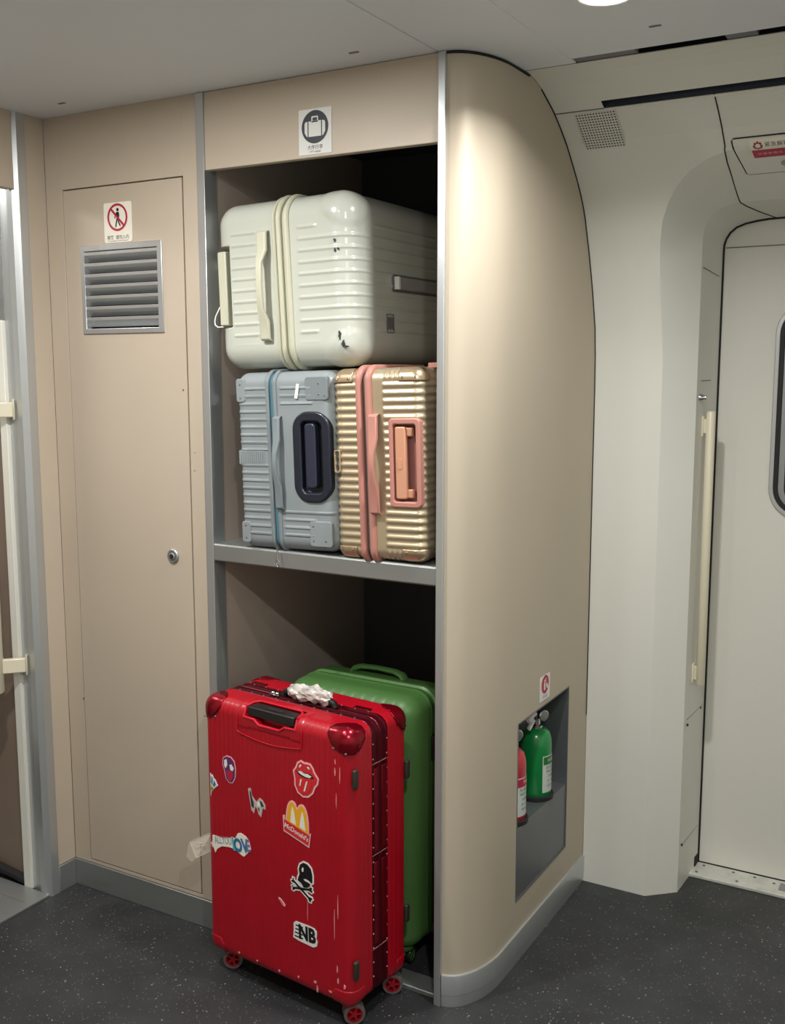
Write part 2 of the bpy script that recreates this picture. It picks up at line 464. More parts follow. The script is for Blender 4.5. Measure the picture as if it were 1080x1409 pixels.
# cover seam of the door header
E0 = Vector((0, 0.531, 1.972)); DN = (Vector((0, 0.806, 1.892))-E0); LDN = DN.length; DN.normalize()
UPd = (Vector((0, 0.489, 2.010))-E0).normalized()
NUP = Vector((0, -UPd.z, UPd.y)); NUP = NUP if NUP.y < 0 else -NUP
NDN = Vector((0, -DN.z, DN.y)); NDN = NDN if NDN.z < 0 else -NDN
def head(x, t, d=0.0):
    """point on the door header: t metres below (+) or above (-) the arch edge, d off the surface"""
    if t >= 0: p = E0+DN*t; n = NDN
    else: p = E0+UPd*(-t); n = NUP
    k = sstep(-0.02, 0.02, t); n = (NUP*(1-k)+NDN*k).normalized()
    p = p+n*d
    return Vector((x, p.y, p.z))
SEAM = [(1.634, -0.01), (1.632, 0.0), (1.631, 0.01), (1.629, 0.03), (1.626, 0.06), (1.623, 0.12), (1.619, 0.18), (1.615, 0.25), (1.614, LDN-0.004)]
sm = MB()
path = [(1.634, y-0.0004, z-0.0006) for y, z in PROF if 1.99 < z < 2.07][::-1]
path += [tuple(head(x_, t_, 0.0006)) for x_, t_ in SEAM]
path += [(1.622, 0.85, 1.8865), (1.640, 0.92, 1.8795), (1.668, 1.0, 1.8725)]
from mathutils.bvhtree import BVHTree
bvh = BVHTree.FromPolygons([Vector(p) for p in w.v], w.f)
fine = []
for a, b_ in zip(path, path[1:]):
    for k in range(4): fine.append(Vector(a).lerp(Vector(b_), k/4))
fine.append(Vector(path[-1]))
path = []
for p in fine:
    q_, n_, _, _ = bvh.find_nearest(p)
    if n_.dot(co.matrix_world.translation-q_) < 0: n_ = -n_
    path.append(tuple(q_+n_*0.0004))
sm.tube(path, 0.0016, 6)
sm.build('cover_seam', BLACKGAP, ws)
# small reveal details
m = MB()
for z0, z1 in ((1.735, 1.722),):
    m.tube([(1.5248, 0.82, z0), (1.5305, 0.975, z1)], 0.0012, 6)
for z in (1.44,):
    m.tube([(1.5245, 0.84, z), (1.5290, 0.93, z)], 0.0012, 6)
for z in (0.50, 0.13):
    m.tube([(1.5242, 0.83, z), (1.5305, 0.985, z+0.002)], 0.0011, 6)
m.build('panel_joint', INKGREY, ws)
for (y, z) in ((0.835, 0.485), (0.825, 0.135), (0.965, 0.498)):
    MB().lathe([(0.004, -0.001), (0.0035, 0.0018)], (1.5265+(y-0.83)*0.03, y, z), X, 12).build('screw', BLACKGAP, ws)
bolt = MB().lathe([(0.010, 0), (0.010, 0.006), (0.006, 0.012), (0.006, 0.020)], (1.524, 0.835, 1.395), X, 16)
bolt.build('latch_stud', CHROME, ws)
MB().box((1.5235, 0.965, 0.010), (1.5335, 0.998, 0.038)).build('reveal_notch', BLACKGAP, ws)

# exterior door
d = MB()
WX0, WX1, WZ0, WZ1 = 1.692, 2.208, 1.070, 1.640
o_ = [(1.50, 0.012), (2.40, 0.012), (2.40, 1.90), (1.50, 1.90)]
wcx, wcz = (WX0+WX1)/2, (WZ0+WZ1)/2
hole = rrect(WX1-WX0, WZ1-WZ0, 0.075, 8, wcx, wcz)
N = len(hole)
outer = rrect(0.90, 1.888, 0.0005, 8, 1.95, 0.956)
vs = [(x, 1.006, z) for x, z in outer]+[(x, 1.006, z) for x, z in hole]
d.add(vs, [(i, (i+1)%N, N+(i+1)%N, N+i) for i in range(N)])
door = struct(d.build('door_1', DOOR_WHITE, smooth=False, solid=0.02))
o1, o2, o3, o4 = (rrect(WX1-WX0+2*k, WZ1-WZ0+2*k, 0.075+k, 8, wcx, wcz) for k in (0.010, -0.002, -0.014, -0.030))
MB().ring(o1, o2, (0,0,0), X, Z, -Y, -1.016, -0.998).build('window_frame', ALU, door, bevel=0.002)
MB().ring(o2, o3, (0,0,0), X, Z, -Y, -1.016, -1.001).build('window_seal', RUBBER, door, bevel=0.001)
MB().ring(o3, o4, (0,0,0), X, Z, -Y, -1.016, -1.003).build('window_inner_trim', ALU_DULL, door, bevel=0.001)
MB().prism(o4, (0,0,0), X, Z, -Y, -1.014, -1.009).build('window_glass', GLASS, door)
MB().tube([(x, 1.003, z) for x, _, z in Ld], 0.0045, 8).build('door_seal', BLACKGAP, door)
MB().box((1.54, 1.0045, 1.800), (2.36, 1.0065, 1.8025)).build('door_groove', INKGREY, door)
t = MB()
t.box((1.527, 0.915, 0.0), (2.37, 1.003, 0.010))
th = struct(t.build('trim_1', mat('worn_threshold_metal', rgb(214, 214, 206), 0.5, 0.3, var=0.14, vscale=30), bevel=0.002))
for x, y in ((1.555, 0.985), (1.545, 0.935), (1.64, 0.985), (1.66, 0.935), (1.70, 0.985), (1.755, 0.975)):
    MB().lathe([(0.0045, 0), (0.004, 0.0012)], (x, y, 0.0100), Z, 12).build('screw', INKGREY, th)
MB().box((1.772, 0.94, 0.010), (1.86, 0.985, 0.0115)).build('slip_plate', ALU_DULL, th)

# --- rest of the vestibule (behind the camera)
m = MB(); m.box((XL, YB-0.02, 0), (XR, YB, H)); struct(m.build('wall_front', WHITE_WALL))
m = MB(); m.box((XR, YB, 0), (XR+0.02, 1.1, H)); struct(m.build('wall_back', WHITE_WALL))

# --- left wall, doorway to the saloon
wl = MB()
wl.box((-0.03, -0.066, 0.077), (0.0, 0.0, H))
wl.box((-0.03, -0.80, 1.929), (0.0, -0.104, H))
wl.box((-0.03, YB, 0.0), (0.0, -0.80, H))
wleft = struct(wl.build('wall_left', BEIGE, bevel=0.001))
jm = MB()
jp = [(0.004, -0.066), (0.004, -0.092), (-0.010, -0.104), (-0.040, -0.096), (-0.046, -0.091), (-0.079, -0.087), (-0.079, -0.066)]
jm.prism(jp, (0,0,0), X, Y, Z, 0.0, H)
jamb = struct(jm.build('trim_2', ALU, angle=20))
st = MB().box((-0.106, -0.098, 0.0), (-0.079, -0.066, 1.60)); struct(st.build('trim_3', WHITESTRIP, bevel=0.002))
MB().box((XL, -0.074, 0.0), (-0.106, -0.06, 1.30)).build('saloon_panel', BROWN, wleft)
MB().box((XL, -0.074, 1.30), (-0.106, -0.06, H)).build('saloon_metal_panel', ALU_DULL, wleft)
MB().box((-0.106, -0.090, 1.60), (-0.079, -0.066, H)).build('saloon_metal_panel', ALU_DULL, wleft)
MB().box((XL, -0.82, 0.0), (-0.03, -0.80, H)).build('saloon_far_panel', BROWN, wleft)
MB().box((XL-0.02, -0.82, 0.0), (XL, -0.06, H)).build('saloon_end_panel', WHITE_WALL, wleft)
MB().tube([(-0.107, -0.085, 0.014), (-0.16, -0.085, 0.022), (-0.26, -0.088, 0.035), (-0.5, -0.09, 0.05)], 0.013, 10).build('rubber_skirting', RUBBER, wleft)
sp = MB()
sp.box((-0.45, -0.80, 0.0), (-0.002, -0.098, 0.006))
sill = struct(sp.build('trim_4', ALU_DULL, bevel=0.001))
MB().box((-0.45, -0.165, 0.0061), (-0.03, -0.162, 0.0066)).build('sill_joint', INKGREY, sill)
# skirting
kb = MB()
kb.box((0.0, -0.006, 0.0), (0.5175, 0.0, 0.077)); kb.box((0.0, -0.066, 0.0), (0.006, -0.006, 0.077))
struct(kb.build('baseboard_left', ALU_DULL, bevel=0.0015))

# ------------------------------------------------------------------ utility locker
lk = thing('utility_locker', 'tall flush beige locker with louvred vent and round lock left of the luggage rack', 'locker', (0.27, 0.0, 0.077))
LX0, LX1, LZ0, LZ1 = 0.061, 0.472, 0.086, 1.935
p = MB()
p.box((0.0005, 0.0, 0.077), (LX0, 0.02, H)); p.box((LX1, 0.0, 0.077), (0.518, 0.02, H))
p.box((LX0, 0.0, LZ1), (LX1, 0.02, H)); p.box((LX0, 0.0, 0.077), (LX1, 0.02, LZ0))
p.build('surround_panel', BEIGE, lk, bevel=0.0008)
MB().box((0.001, 0.034, 0.077), (0.517, 0.045, H)).build('carcass', BLACKGAP, lk)
g = 0.0035
VX0, VX1, VZ0, VZ1 = 0.122, 0.401, 1.563, 1.788
dx0, dx1, dz0, dz1 = LX0+g, LX1-g, LZ0+g, LZ1-g
ix0, ix1, iz0, iz1 = VX0+0.010, VX1-0.010, VZ0+0.010, VZ1-0.010
dd = MB()
for a, b_, c_, e_ in ((dx0, ix0, dz0, dz1), (ix1, dx1, dz0, dz1), (ix0, ix1, dz0, iz0), (ix0, ix1, iz1, dz1)):
    dd.box((a, -0.0005, c_), (b_, 0.018, e_))
ldoor = dd.build('door', BEIGE, lk)
fr = MB().ring([(VX0,VZ0),(VX1,VZ0),(VX1,VZ1),(VX0,VZ1)], [(VX0+.013,VZ0+.013),(VX1-.016,VZ0+.013),(VX1-.016,VZ1-.015),(VX0+.013,VZ1-.015)], (0,0,0), X, Z, -Y, -0.012, 0.005)
vent = fr.build('vent_grille', ALU, ldoor, bevel=0.0012)
MB().box((ix0, 0.0185, iz0), (ix1, 0.0205, iz1)).build('vent_backing', BLACKGAP, ldoor)
nsl = 7; zt, zb = VZ1-0.015, VZ0+0.013; pitch = (zt-zb)/(nsl+0.15)
for k in range(nsl):
    z = zt-0.002-k*pitch
    s_ = MB()
    prof = [(-0.003, z), (-0.003, z-0.0075), (0.0130, z-0.0245), (0.0140, z-0.023), (0.000, z-0.0065), (0.0005, z)]
    s_.prism([(y, zz) for y, zz in prof if True], (VX0+0.012, 0, 0), Y, Z, X, 0.0, VX1-VX0-0.027)
    s_.build('vent_slat', ALU, ldoor, angle=20)
lx, lz = 0.407, 0.996
lc = MB()
lc.lathe([(0.0185, 0.0), (0.0185, 0.003), (0.016, 0.0055), (0.012, 0.0055), (0.0115, 0.0035), (0.0098, 0.0035), (0.0095, 0.007), (0.007, 0.0085), (0.0, 0.0085)], (lx, -0.0005, lz), -Y, 36)
lock = lc.build('lock', ALU_DULL, ldoor, angle=30)
MB().lathe([(0.0062, 0), (0.0062, 0.0006)], (lx, -0.0088, lz), -Y, 20).build('lock_core', BLACKP, ldoor)
MB().prism([(-.0015,-.004),(.0015,-.004),(.0015,.004),(-.0015,.004)], (lx, -0.0094, lz), X, Z, -Y, 0, 0.0004).build('keyhole', CHROME, ldoor)
sc = MB()
for x, z, r in ((0.455, 1.42, .003), (0.487, 1.265, .0018), (0.485, 1.22, .0018), (0.06, 0.56, .003)):
    sc.prism(circle(r, 7), (x, -0.0005, z), X, Z, -Y, 0.00005, 0.0003)
build_each(sc, 'paint_chip', mat('paint_chip', rgb(120, 84, 62), 0.7), lk, world=True)

# ------------------------------------------------------------------ signs
def sign_base(name, x0, x1, z0, z1, y, m_, parent, r=0.006):
    return MB().prism(rrect(x1-x0, z1-z0, r, 4, (x0+x1)/2, (z0+z1)/2), (0,0,0), X, Z, -Y, -y, -y+0.0014).build(name, m_, parent, bevel=0.0004)
# no-entry sign on the locker door
sg = thing('warning_sign', 'small white sign with a crossed-out walking figure in a red ring on the locker door', 'sign', (0.255, -0.0005, 1.80))
sx, sz = 0.2555, 1.8425
sign_base('plate', 0.208, 0.303, 1.7905, 1.8895, -0.0005, CREAMSTICK, sg)
yf = -0.0021
cz = sz+0.010
def on(y): return ((0, y, 0), X, Z, -Y)
MB().ring(circle(0.034, 48, sx, cz), circle(0.0285, 48, sx, cz), *on(yf), 0.0006, 0.0009).build('red_ring', INKRED, sg)
bar = MB(); a = radians(-45); ca, sa = cos(a), sin(a)
bar.prism([(sx+ca*u-sa*v, cz+sa*u+ca*v) for u, v in ((-.030,-.0028),(.030,-.0028),(.030,.0028),(-.030,.0028))], *on(yf), 0.0006, 0.0010)
bar.build('red_bar', INKRED, sg)
fg = MB()
fg.prism(circle(0.0042, 16, sx+0.001, cz+0.0185), *on(yf), 0.0001, 0.0005)
fg.prism([(sx-.004, cz+.013), (sx+.005, cz+.013), (sx+.0065, cz+.002), (sx+.004, cz-.004), (sx-.003, cz-.004), (sx-.005, cz+.004)], *on(yf), 0.0001, 0.0005)
fg.prism([(sx-.003, cz-.003), (sx+.002, cz-.003), (sx-.003, cz-.014), (sx-.005, cz-.024), (sx-.0085, cz-.024), (sx-.0065, cz-.013)], *on(yf), 0.0001, 0.0005)
fg.prism([(sx+.0, cz-.003), (sx+.004, cz-.003), (sx+.006, cz-.013), (sx+.0105, cz-.021), (sx+.0075, cz-.023), (sx+.002, cz-.014)], *on(yf), 0.0001, 0.0005)
fg.prism([(sx-.004, cz+.012), (sx-.010, cz+.003), (sx-.010, cz-.003), (sx-.0075, cz-.003), (sx-.0075, cz+.002), (sx-.003, cz+.007)], *on(yf), 0.0001, 0.0005)
fg.build('walking_figure', INKBLACK, sg)
def lettering(name, txt, size, x, z, y, m_, parent, bold=0.0, frame=None, align='CENTER'):
    vs, fs = text2d(txt, size, align, bold)
    mb = MB()
    if frame: o, u, v, n = frame; mb.flat(vs, fs, Vector(o)+Vector(u)*x+Vector(v)*z, u, v, n, y)
    else: mb.flat([(p[0]+x, p[1]+z) for p in vs], fs, (0, y, 0), X, Z, -Y, 0)
    return mb
lettering('', '乘客  请勿入内', 0.0115, sx, 1.8025, -0.0022, None, None, 0.0001).build('lettering', INKGREY, sg)
lettering('', 'No passengers beyond this point', 0.0052, sx, 1.7950, -0.0022, None, None).build('lettering', INKGREY, sg)

# luggage sign on the header
sg2 = thing('luggage_sign', 'white sign with a dark round suitcase pictogram on the rack header', 'sign', (0.859, 0.0, 1.947))
sign_base('plate', 0.815, 0.903, 1.947, 2.045, 0.0, WSTICK, sg2, 0.002)
sx, cz = 0.859, 2.0055
MB().prism(circle(0.0355, 48, sx, cz), *on(-0.0016), 0, 0.0003).build('dark_disc', INKDARK, sg2)
pg = MB()
pg.prism(rrect(0.0335, 0.033, 0.001, 3, sx, cz-0.004), *on(-0.0019), 0.0001, 0.0004)
for s_ in (-1, 1):
    pg.prism([(sx+s_*q, z) for q, z in ((.0195, cz+.0125), (.0255, cz+.0115), (.0275, cz+.007), (.0275, cz-.011), (.0225, cz-.0185), (.0195, cz-.0205))], *on(-0.0019), 0.0001, 0.0004)
pg.ring(rrect(0.018, 0.013, 0.002, 3, sx, cz+0.0165), rrect(0.012, 0.007, 0.001, 3, sx, cz+0.0165), *on(-0.0019), 0.0001, 0.0004)
pg.build('suitcase_pictogram', WSTICK, sg2)
lettering('', '大件行李', 0.0105, sx, 1.9615, -0.0018, None, None, 0.0001).build('lettering', INKGREY, sg2)
lettering('', 'Left Luggage', 0.0062, sx, 1.9535, -0.0018, None, None).build('lettering', INKGREY, sg2)

# ------------------------------------------------------------------ luggage rack
rk = thing('luggage_rack', 'built-in two-shelf luggage rack with rounded beige end panel and silver posts', 'luggage rack', (0.86, 0.0, 0.0))
MB().box((0.542, 0.0, 1.941), (1.169, 0.02, H-0.001)).build('header_panel', BEIGE, rk, bevel=0.0015)
q = MB(); q.prism([(0.518, -0.004), (0.542, -0.004), (0.542, 0.042), (0.537, 0.042), (0.537, 0.02), (0.518, 0.02)], (0,0,0), X, Y, Z, 0.0, H-0.001)
q.build('left_post', ALU, rk, bevel=0.001)
q = MB(); q.prism([(1.169, -0.006), (1.186, -0.006), (1.186, 0.02), (1.173, 0.02), (1.173, 0.05), (1.169, 0.05)], (0,0,0), X, Y, Z, 0.0, H-0.001)
q.build('right_post', ALU, rk, bevel=0.001)
MB().box((0.530, 0.042, 0.0), (0.5412, 0.735, 2.11)).build('left_liner', LINER, rk)
MB().box((1.1695, 0.05, 0.0), (1.1725, 0.735, 2.11)).build('right_liner', LINER, rk)
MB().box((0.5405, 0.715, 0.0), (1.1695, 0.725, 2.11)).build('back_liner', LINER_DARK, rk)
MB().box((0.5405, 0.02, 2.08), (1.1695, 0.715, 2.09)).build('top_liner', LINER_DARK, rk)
sh = MB()
sh.prism([(-0.004, 1.036), (0.000, 1.040), (0.715, 1.040), (0.715, 1.020), (0.03, 1.020), (0.03, 0.999), (0.002, 0.995), (-0.004, 0.999)], (0.5425, 0, 0), Y, Z, X, 0.0, 1.1685-0.5425)
sh.build('shelf', ALU_DULL, rk, bevel=0.001)
MB().box((0.5425, 0.016, 0.0), (1.1685, 0.075, 0.012)).build('floor_lip', ALU_DULL, rk, bevel=0.002)
# rounded end panel with the extinguisher niche opening
plan = [(1.186, 0.002), (1.200, 0.006), (1.213, 0.013), (1.225, 0.024), (1.236, 0.039), (1.246, 0.058), (1.254, 0.080), (1.260, 0.105), (1.264, 0.132)]
NY0, NY1, NZ0, NZ1 = 0.246, 0.590, 0.165, 0.621
ysn = [0.16, 0.20, NY0, 0.33, 0.42, 0.51, NY1, 0.65, 0.70, 1.0]
zc = [0.077, NZ0, 0.25, 0.347, 0.45, 0.54, NZ1, 0.75, 0.9, 1.1, 1.3]+[z for _, z in PROF if z > 1.39 and z < 2.119]+[2.1195]
e = MB(); rows = []
for z in zc:
    yl = yprof(z)+0.001
    row = [(x, y, z) for x, y in plan]+[(1.265, min(y, yl), z) for y in ysn]
    rows.append(row)
n = len(rows[0]); vs = [p_ for r_ in rows for p_ in r_]; fs = []
for i in range(len(rows)-1):
    for j in range(n-1):
        y0, y1, z0, z1 = vs[i*n+j][1], vs[i*n+j+1][1], zc[i], zc[i+1]
        if j >= len(plan) and y0 >= NY0-1e-6 and y1 <= NY1+1e-6 and z0 >= NZ0-1e-6 and z1 <= NZ1+1e-6: continue
        if abs(vs[i*n+j][1]-vs[i*n+j+1][1]) < 1e-7 and abs(vs[(i+1)*n+j][1]-vs[(i+1)*n+j+1][1]) < 1e-7: continue
        fs.append((i*n+j, i*n+j+1, (i+1)*n+j+1, (i+1)*n+j))
e.add(vs, fs)
e.build('end_panel', BEIGE_SHELL, rk, angle=40)
# kick plate round the end panel, two steps
def off_plan(d):
    pts = plan+[(1.265, 0.16), (1.265, 0.741)]
    out = []
    for i, p_ in enumerate(pts):
        a = Vector(pts[max(i-1, 0)]); b_ = Vector(pts[min(i+1, len(pts)-1)])
        t_ = (b_-a).normalized(); out.append((p_[0]+t_.y*d, p_[1]-t_.x*d))
    return out
kp = MB()
rows = []
for d_, z in ((0.0, 0.0795), (0.0045, 0.0785), (0.0055, 0.076), (0.0055, 0.030), (0.0042, 0.028), (0.0042, 0.010), (0.003, 0.0)):
    rows.append([(x, y, z) for x, y in off_plan(d_)])
kp.grid(rows[::-1])
kp.build('kick_plate', ALU, rk, angle=25)
MB().tube([(1.2645, yprof(z)-0.0015, z) for _, z in PROF if z > 0.01 and z < 2.115], 0.0028, 6).build('edge_seal', BLACKGAP, rk)
MB().tube([(x, y-0.001, 2.117) for x, y in plan]+[(1.266, 0.20, 2.117), (1.266, 0.246, 2.117)], 0.003, 6).build('top_seal', BLACKGAP, rk)
# niche
NXB = 1.1735
nb = MB()
nb.add([(1.265,NY1,NZ0),(1.265,NY1,NZ1),(NXB,NY1,NZ1),(NXB,NY1,NZ0)], [(0,1,2,3)])
nb.add([(1.265,NY0,NZ0),(1.265,NY0,NZ1),(NXB,NY0,NZ1),(NXB,NY0,NZ0)], [(3,2,1,0)])
nb.add([(NXB,NY0,NZ0),(NXB,NY1,NZ0),(NXB,NY1,NZ1),(NXB,NY0,NZ1)], [(0,1,2,3)])
nb.add([(1.265,NY0,NZ1),(1.265,NY1,NZ1),(NXB,NY1,NZ1),(NXB,NY0,NZ1)], [(0,3,2,1)])
niche = nb.build('niche', STEEL_GREY, rk, smooth=False)
nbx = MB().box((NXB+0.0005, NY0+0.0005, NZ0), (1.2635, NY1-0.0005, 0.347)); nbx.build('niche_shelf', STEEL_GREY, niche, bevel=0.0008)
tr = MB().ring([(NY0-.002,NZ0-.002),(NY1+.002,NZ0-.002),(NY1+.002,NZ1+.002),(NY0-.002,NZ1+.002)], [(NY0+.001,NZ0+.001),(NY1-.001,NZ0+.001),(NY1-.001,NZ1-.001),(NY0+.001,NZ1-.001)], (1.265,0,0), Y, Z, X, -0.004, 0.0012)
tr.build('niche_trim', STEEL_GREY, niche)

# fire extinguisher sign on the end panel
sg3 = thing('extinguisher_sign', 'small white sign with a red disc above the extinguisher niche', 'sign', (1.265, 0.413, 0.636))
MB().prism(rrect(0.066, 0.064, 0.002, 3, 0.413, 0.6680), (1.265,0,0), Y, Z, X, 0.0003, 0.0014).build('plate', WSTICK, sg3)
fx = ((1.265, 0, 0), Y, Z, X)
MB().prism(circle(0.024, 40, 0.413, 0.6765), *fx, 0.0015, 0.0018).build('red_disc', INKRED, sg3)
ei = MB()
ei.prism(rrect(0.009, 0.020, 0.003, 4, 0.409, 0.672), *fx, 0.0019, 0.0021)
ei.prism([(0.406, 0.683), (0.4125, 0.683), (0.4125, 0.687), (0.420, 0.690), (0.420, 0.692), (0.406, 0.688)], *fx, 0.0019, 0.0021)
ei.tube([(1.267, 0.415, 0.686), (1.267, 0.421, 0.680), (1.267, 0.421, 0.668)], 0.0009, 6)
ei.prism([(0.423, 0.664), (0.431, 0.664), (0.4295, 0.672), (0.427, 0.678), (0.4245, 0.672)], *fx, 0.0019, 0.0021)
ei.build('extinguisher_pictogram', WSTICK, sg3)
lettering('', '灭火器', 0.010, 0.413, 0.6445, 0.0016, None, None, frame=fx).build('lettering', INKGREY, sg3)

def extinguisher(loc, body, label, label_mat, txt, collar_mat, tw):
    x, y, z = loc
    t = thing('fire_extinguisher', label, 'fire extinguisher', loc, group='fire extinguishers in the niche')
    r = 0.042
    h = 0.19
    prof = [(0.0, 0.002), (r*0.9, 0.002), (r, 0.010), (r, h-0.045), (r*0.99, h-0.040), (r*0.97, h-0.030), (r*0.86, h-0.014), (r*0.62, h-0.003), (r*0.40, h), (0.0, h)]
    MB().lathe(prof, loc, Z, 40, cap=False).build('cylinder', body, t, angle=60)
    MB().lathe([(r+0.007, 0.0), (r+0.007, 0.010), (r+0.001, 0.012), (r+0.001, 0.0)], loc, Z, 40, cap=False).build('base_ring', RUBBER, t)
    MB().lathe([(0.017, h-0.002), (0.017, h+0.006), (0.011, h+0.008), (0.011, h+0.024), (0.0, h+0.024)], loc, Z, 24, cap=False).build('neck', CHROME, t)
    v_ = MB()
    v_.obox((x-0.004, y-0.004, z+h+0.030), (0.012, 0.020, 0.008), Matrix.Identity(3))
    v_.build('valve', BLACKP, t, bevel=0.003)
    hd = MB()
    hd.tube([(x, y-0.010, z+h+0.040), (x+0.004, y-0.035, z+h+0.044), (x+0.006, y-0.070, z+h+0.036)], 0.008, 10, flat=0.6)
    hd.tube([(x, y-0.012, z+h+0.026), (x+0.004, y-0.036, z+h+0.024), (x+0.006, y-0.066, z+h+0.014)], 0.006, 10, flat=0.6)
    hd.build('lever', WSTICK, t)
    gx = Vector((x+0.012, y+0.012, z+h+0.030))
    MB().lathe([(0.015, 0.0), (0.015, 0.008), (0.0125, 0.010), (0.0, 0.010)], gx, (0.8, -0.5, 0.0), 24).build('gauge', CHROME, t)
    # printed label wrapped on the cylinder
    a0, a1 = radians(-42), radians(44)
    rows = []
    for zz in (z+0.022, z+0.122):
        rows.append([(x+(r+0.0006)*cos(a0+(a1-a0)*k/16), y+(r+0.0006)*sin(a0+(a1-a0)*k/16), zz) for k in range(17)])
    lb = MB().grid(rows).build('label', label_mat, t)
    rows = []
    for zz in (z+0.098, z+0.119):
        rows.append([(x+(r+0.0010)*cos(a0+0.06+(a1-a0-0.12)*k/16), y+(r+0.0010)*sin(a0+0.06+(a1-a0-0.12)*k/16), zz) for k in range(17)])
    MB().grid(rows).build('label_band', collar_mat, t)
    tx = MB()
    for k, (s_, zz, sz_) in enumerate(((txt, z+0.109, 0.011), ('灭火器  MFZ', z+0.090, 0.008), ('使用方法 1 2 3', z+0.079, 0.0065), ('注意事项', z+0.066, 0.007), ('压力 1.2 MPa', z+0.053, 0.006), ('有效期 5 年', z+0.040, 0.006))):
        vs, fs = text2d(s_, sz_)
        tx.add([(x+(r+0.0015)*cos((p_[0])/r), y+(r+0.0015)*sin((p_[0])/r), zz+p_[1]) for p_ in vs], fs, 1 if k == 0 else 0)
    tx.build('lettering', [DKTEXT, WSTICK], t)
    return t
extinguisher((1.2195, 0.475, 0.3475), EXTG, 'green fire extinguisher with a pale printed label in the wall niche', LABELG, '水基型', mat('label_green', rgb(30, 110, 46), 0.5), 0)
extinguisher((1.2195, 0.302, 0.3475), EXTR, 'red fire extinguisher with a white label mostly hidden by the niche edge', LABELG, '干粉', INKRED, 0)

# ------------------------------------------------------------------ fixtures on the white wall
def PV(y):   # z on profile for y
    for (y0, z0), (y1, z1) in zip(PROF, PROF[1:]):
        if y1 <= y <= y0 and y0 != y1: return z0+(z1-z0)*(y0-y)/(y0-y1)
spk = thing('speaker_grille', 'square perforated speaker grille high on the curved white wall', 'speaker', (1.36, 0.46, 2.03))
ua, ub = Vector((0, 0.412, PV(0.412))), Vector((0, 0.502, PV(0.502)))
dirv = (ub-ua); Lg = dirv.length; dirv.normalize(); ng = Vector((0, -dirv.z, dirv.y)); ng = ng if ng.y < 0 else -ng
Ng = 14
rows = []
MB().add([ua+X*1.312+ng*0.0012, ua+X*1.408+ng*0.0012, ub+X*1.408+ng*0.0012, ub+X*1.312+ng*0.0012], [(0,1,2,3)]).build('grille_plate', WHITE_WALL, spk, smooth=False)
hl = MB()
for i in range(Ng):
    for j in range(Ng):
        cxx = 1.312+0.096*(i+0.5)/Ng; tt = Lg*(j+0.5)/Ng
        hl.flat(circle(0.0022, 8), [tuple(range(8))], ua+dirv*tt+X*cxx, X, -dirv, ng, 0.0018)
hl.build('perforations', mat('perforation_dark', rgb(64, 64, 62), 0.8), spk)['kind'] = 'stuff'

em = thing('emergency_door_release', 'flap with red and white notice and a round lock above the exterior door', 'emergency release', (1.72, 0.55, 1.97))
def patch(name, x0, x1, t0, t1, d, m_, parent, th=0.0008, nseg=10, skew=0.0):
    rows = []
    for k in range(nseg+1):
        tt = t0+(t1-t0)*k/nseg
        rows.append([head(x0+skew*(tt-t0)/(t1-t0), tt, d), head(x1, tt, d)])
    mb = MB().grid(rows)
    return mb.build(name, m_, parent, solid=0)
FT0, FT1 = -0.026, 0.135
fl = patch('flap', 1.652, 1.86, FT0, FT1, 0.0022, WHITE_WALL, em, skew=0.008)
gp = MB()
pp = [head(1.86, FT0, 0.001), head(1.655, FT0, 0.001), head(1.6505, FT0+0.006, 0.001)]+[head(1.6505+0.008*k/8, FT0+0.006+(FT1-FT0-0.012)*k/8, 0.001) for k in range(1, 9)]+[head(1.664, FT1, 0.001), head(1.86, FT1, 0.001)]
gp.tube(pp, 0.0018, 6); gp.build('flap_gap', BLACKGAP, em)
patch('notice', 1.688, 1.80, -0.022, 0.014, 0.0032, CREAMSTICK, em)
patch('notice_red_band', 1.690, 1.80, 0.015, 0.052, 0.0032, INKRED, em)
gr = MB()
for k in range(8):
    a = 2*pi*k/8
    gr.add([head(1.706+0.0075*cos(a+q_)*s_, -0.002+0.0085*sin(a+q_)*s_, 0.0038) for q_, s_ in ((-.25,1),(.25,1),(.25,1.45),(-.25,1.45))], [(0,1,2,3)])
gr.add([head(1.706+rr_*cos(2*pi*k/20), -0.002+rr_*1.1*sin(2*pi*k/20), 0.0038) for rr_ in (0.0085, 0.0060) for k in range(20)], [(k, (k+1)%20, 20+(k+1)%20, 20+k) for k in range(20)])
gr.build('gear_symbol', mat('dull_red_ink', rgb(150, 44, 56), 0.5), em)
vs, fs = text2d('紧急解锁  Emergency', 0.0135, 'LEFT')
MB().add([head(1.720+p_[0], -0.004-p_[1], 0.0038) for p_ in vs], fs).build('lettering', INKGREY, em)
vs, fs = text2d('非紧急情况 请勿操作', 0.011, 'LEFT')
MB().add([head(1.700+p_[0], 0.033-p_[1], 0.0038) for p_ in vs], fs).build('lettering', S_PINK, em)
lkp = head(1.757, 0.088, 0.002)
MB().lathe([(0.0135, 0), (0.0135, 0.003), (0.010, 0.005), (0.0, 0.005)], lkp, NDN, 28).build('lock', ALU_DULL, em)
MB().prism(rrect(0.010, 0.006, 0.002, 3), lkp+NDN*0.005, X, DN, NDN, 0, 0.0008).build('lock_core', BLACKP, em)
gb = head(1.790, 0.195, 0.0)
MB().prism(rrect(0.050, 0.013, 0.006, 6), gb, X, DN, NDN, 0.0002, 0.003).build('green_indicator', TEALBTN, em)
gb = head(1.760, 0.262, 0.0)
MB().prism(rrect(0.022, 0.006, 0.0025, 4), gb, X, DN, NDN, 0.0002, 0.0015).build('finger_slot', BLACKGAP, em)

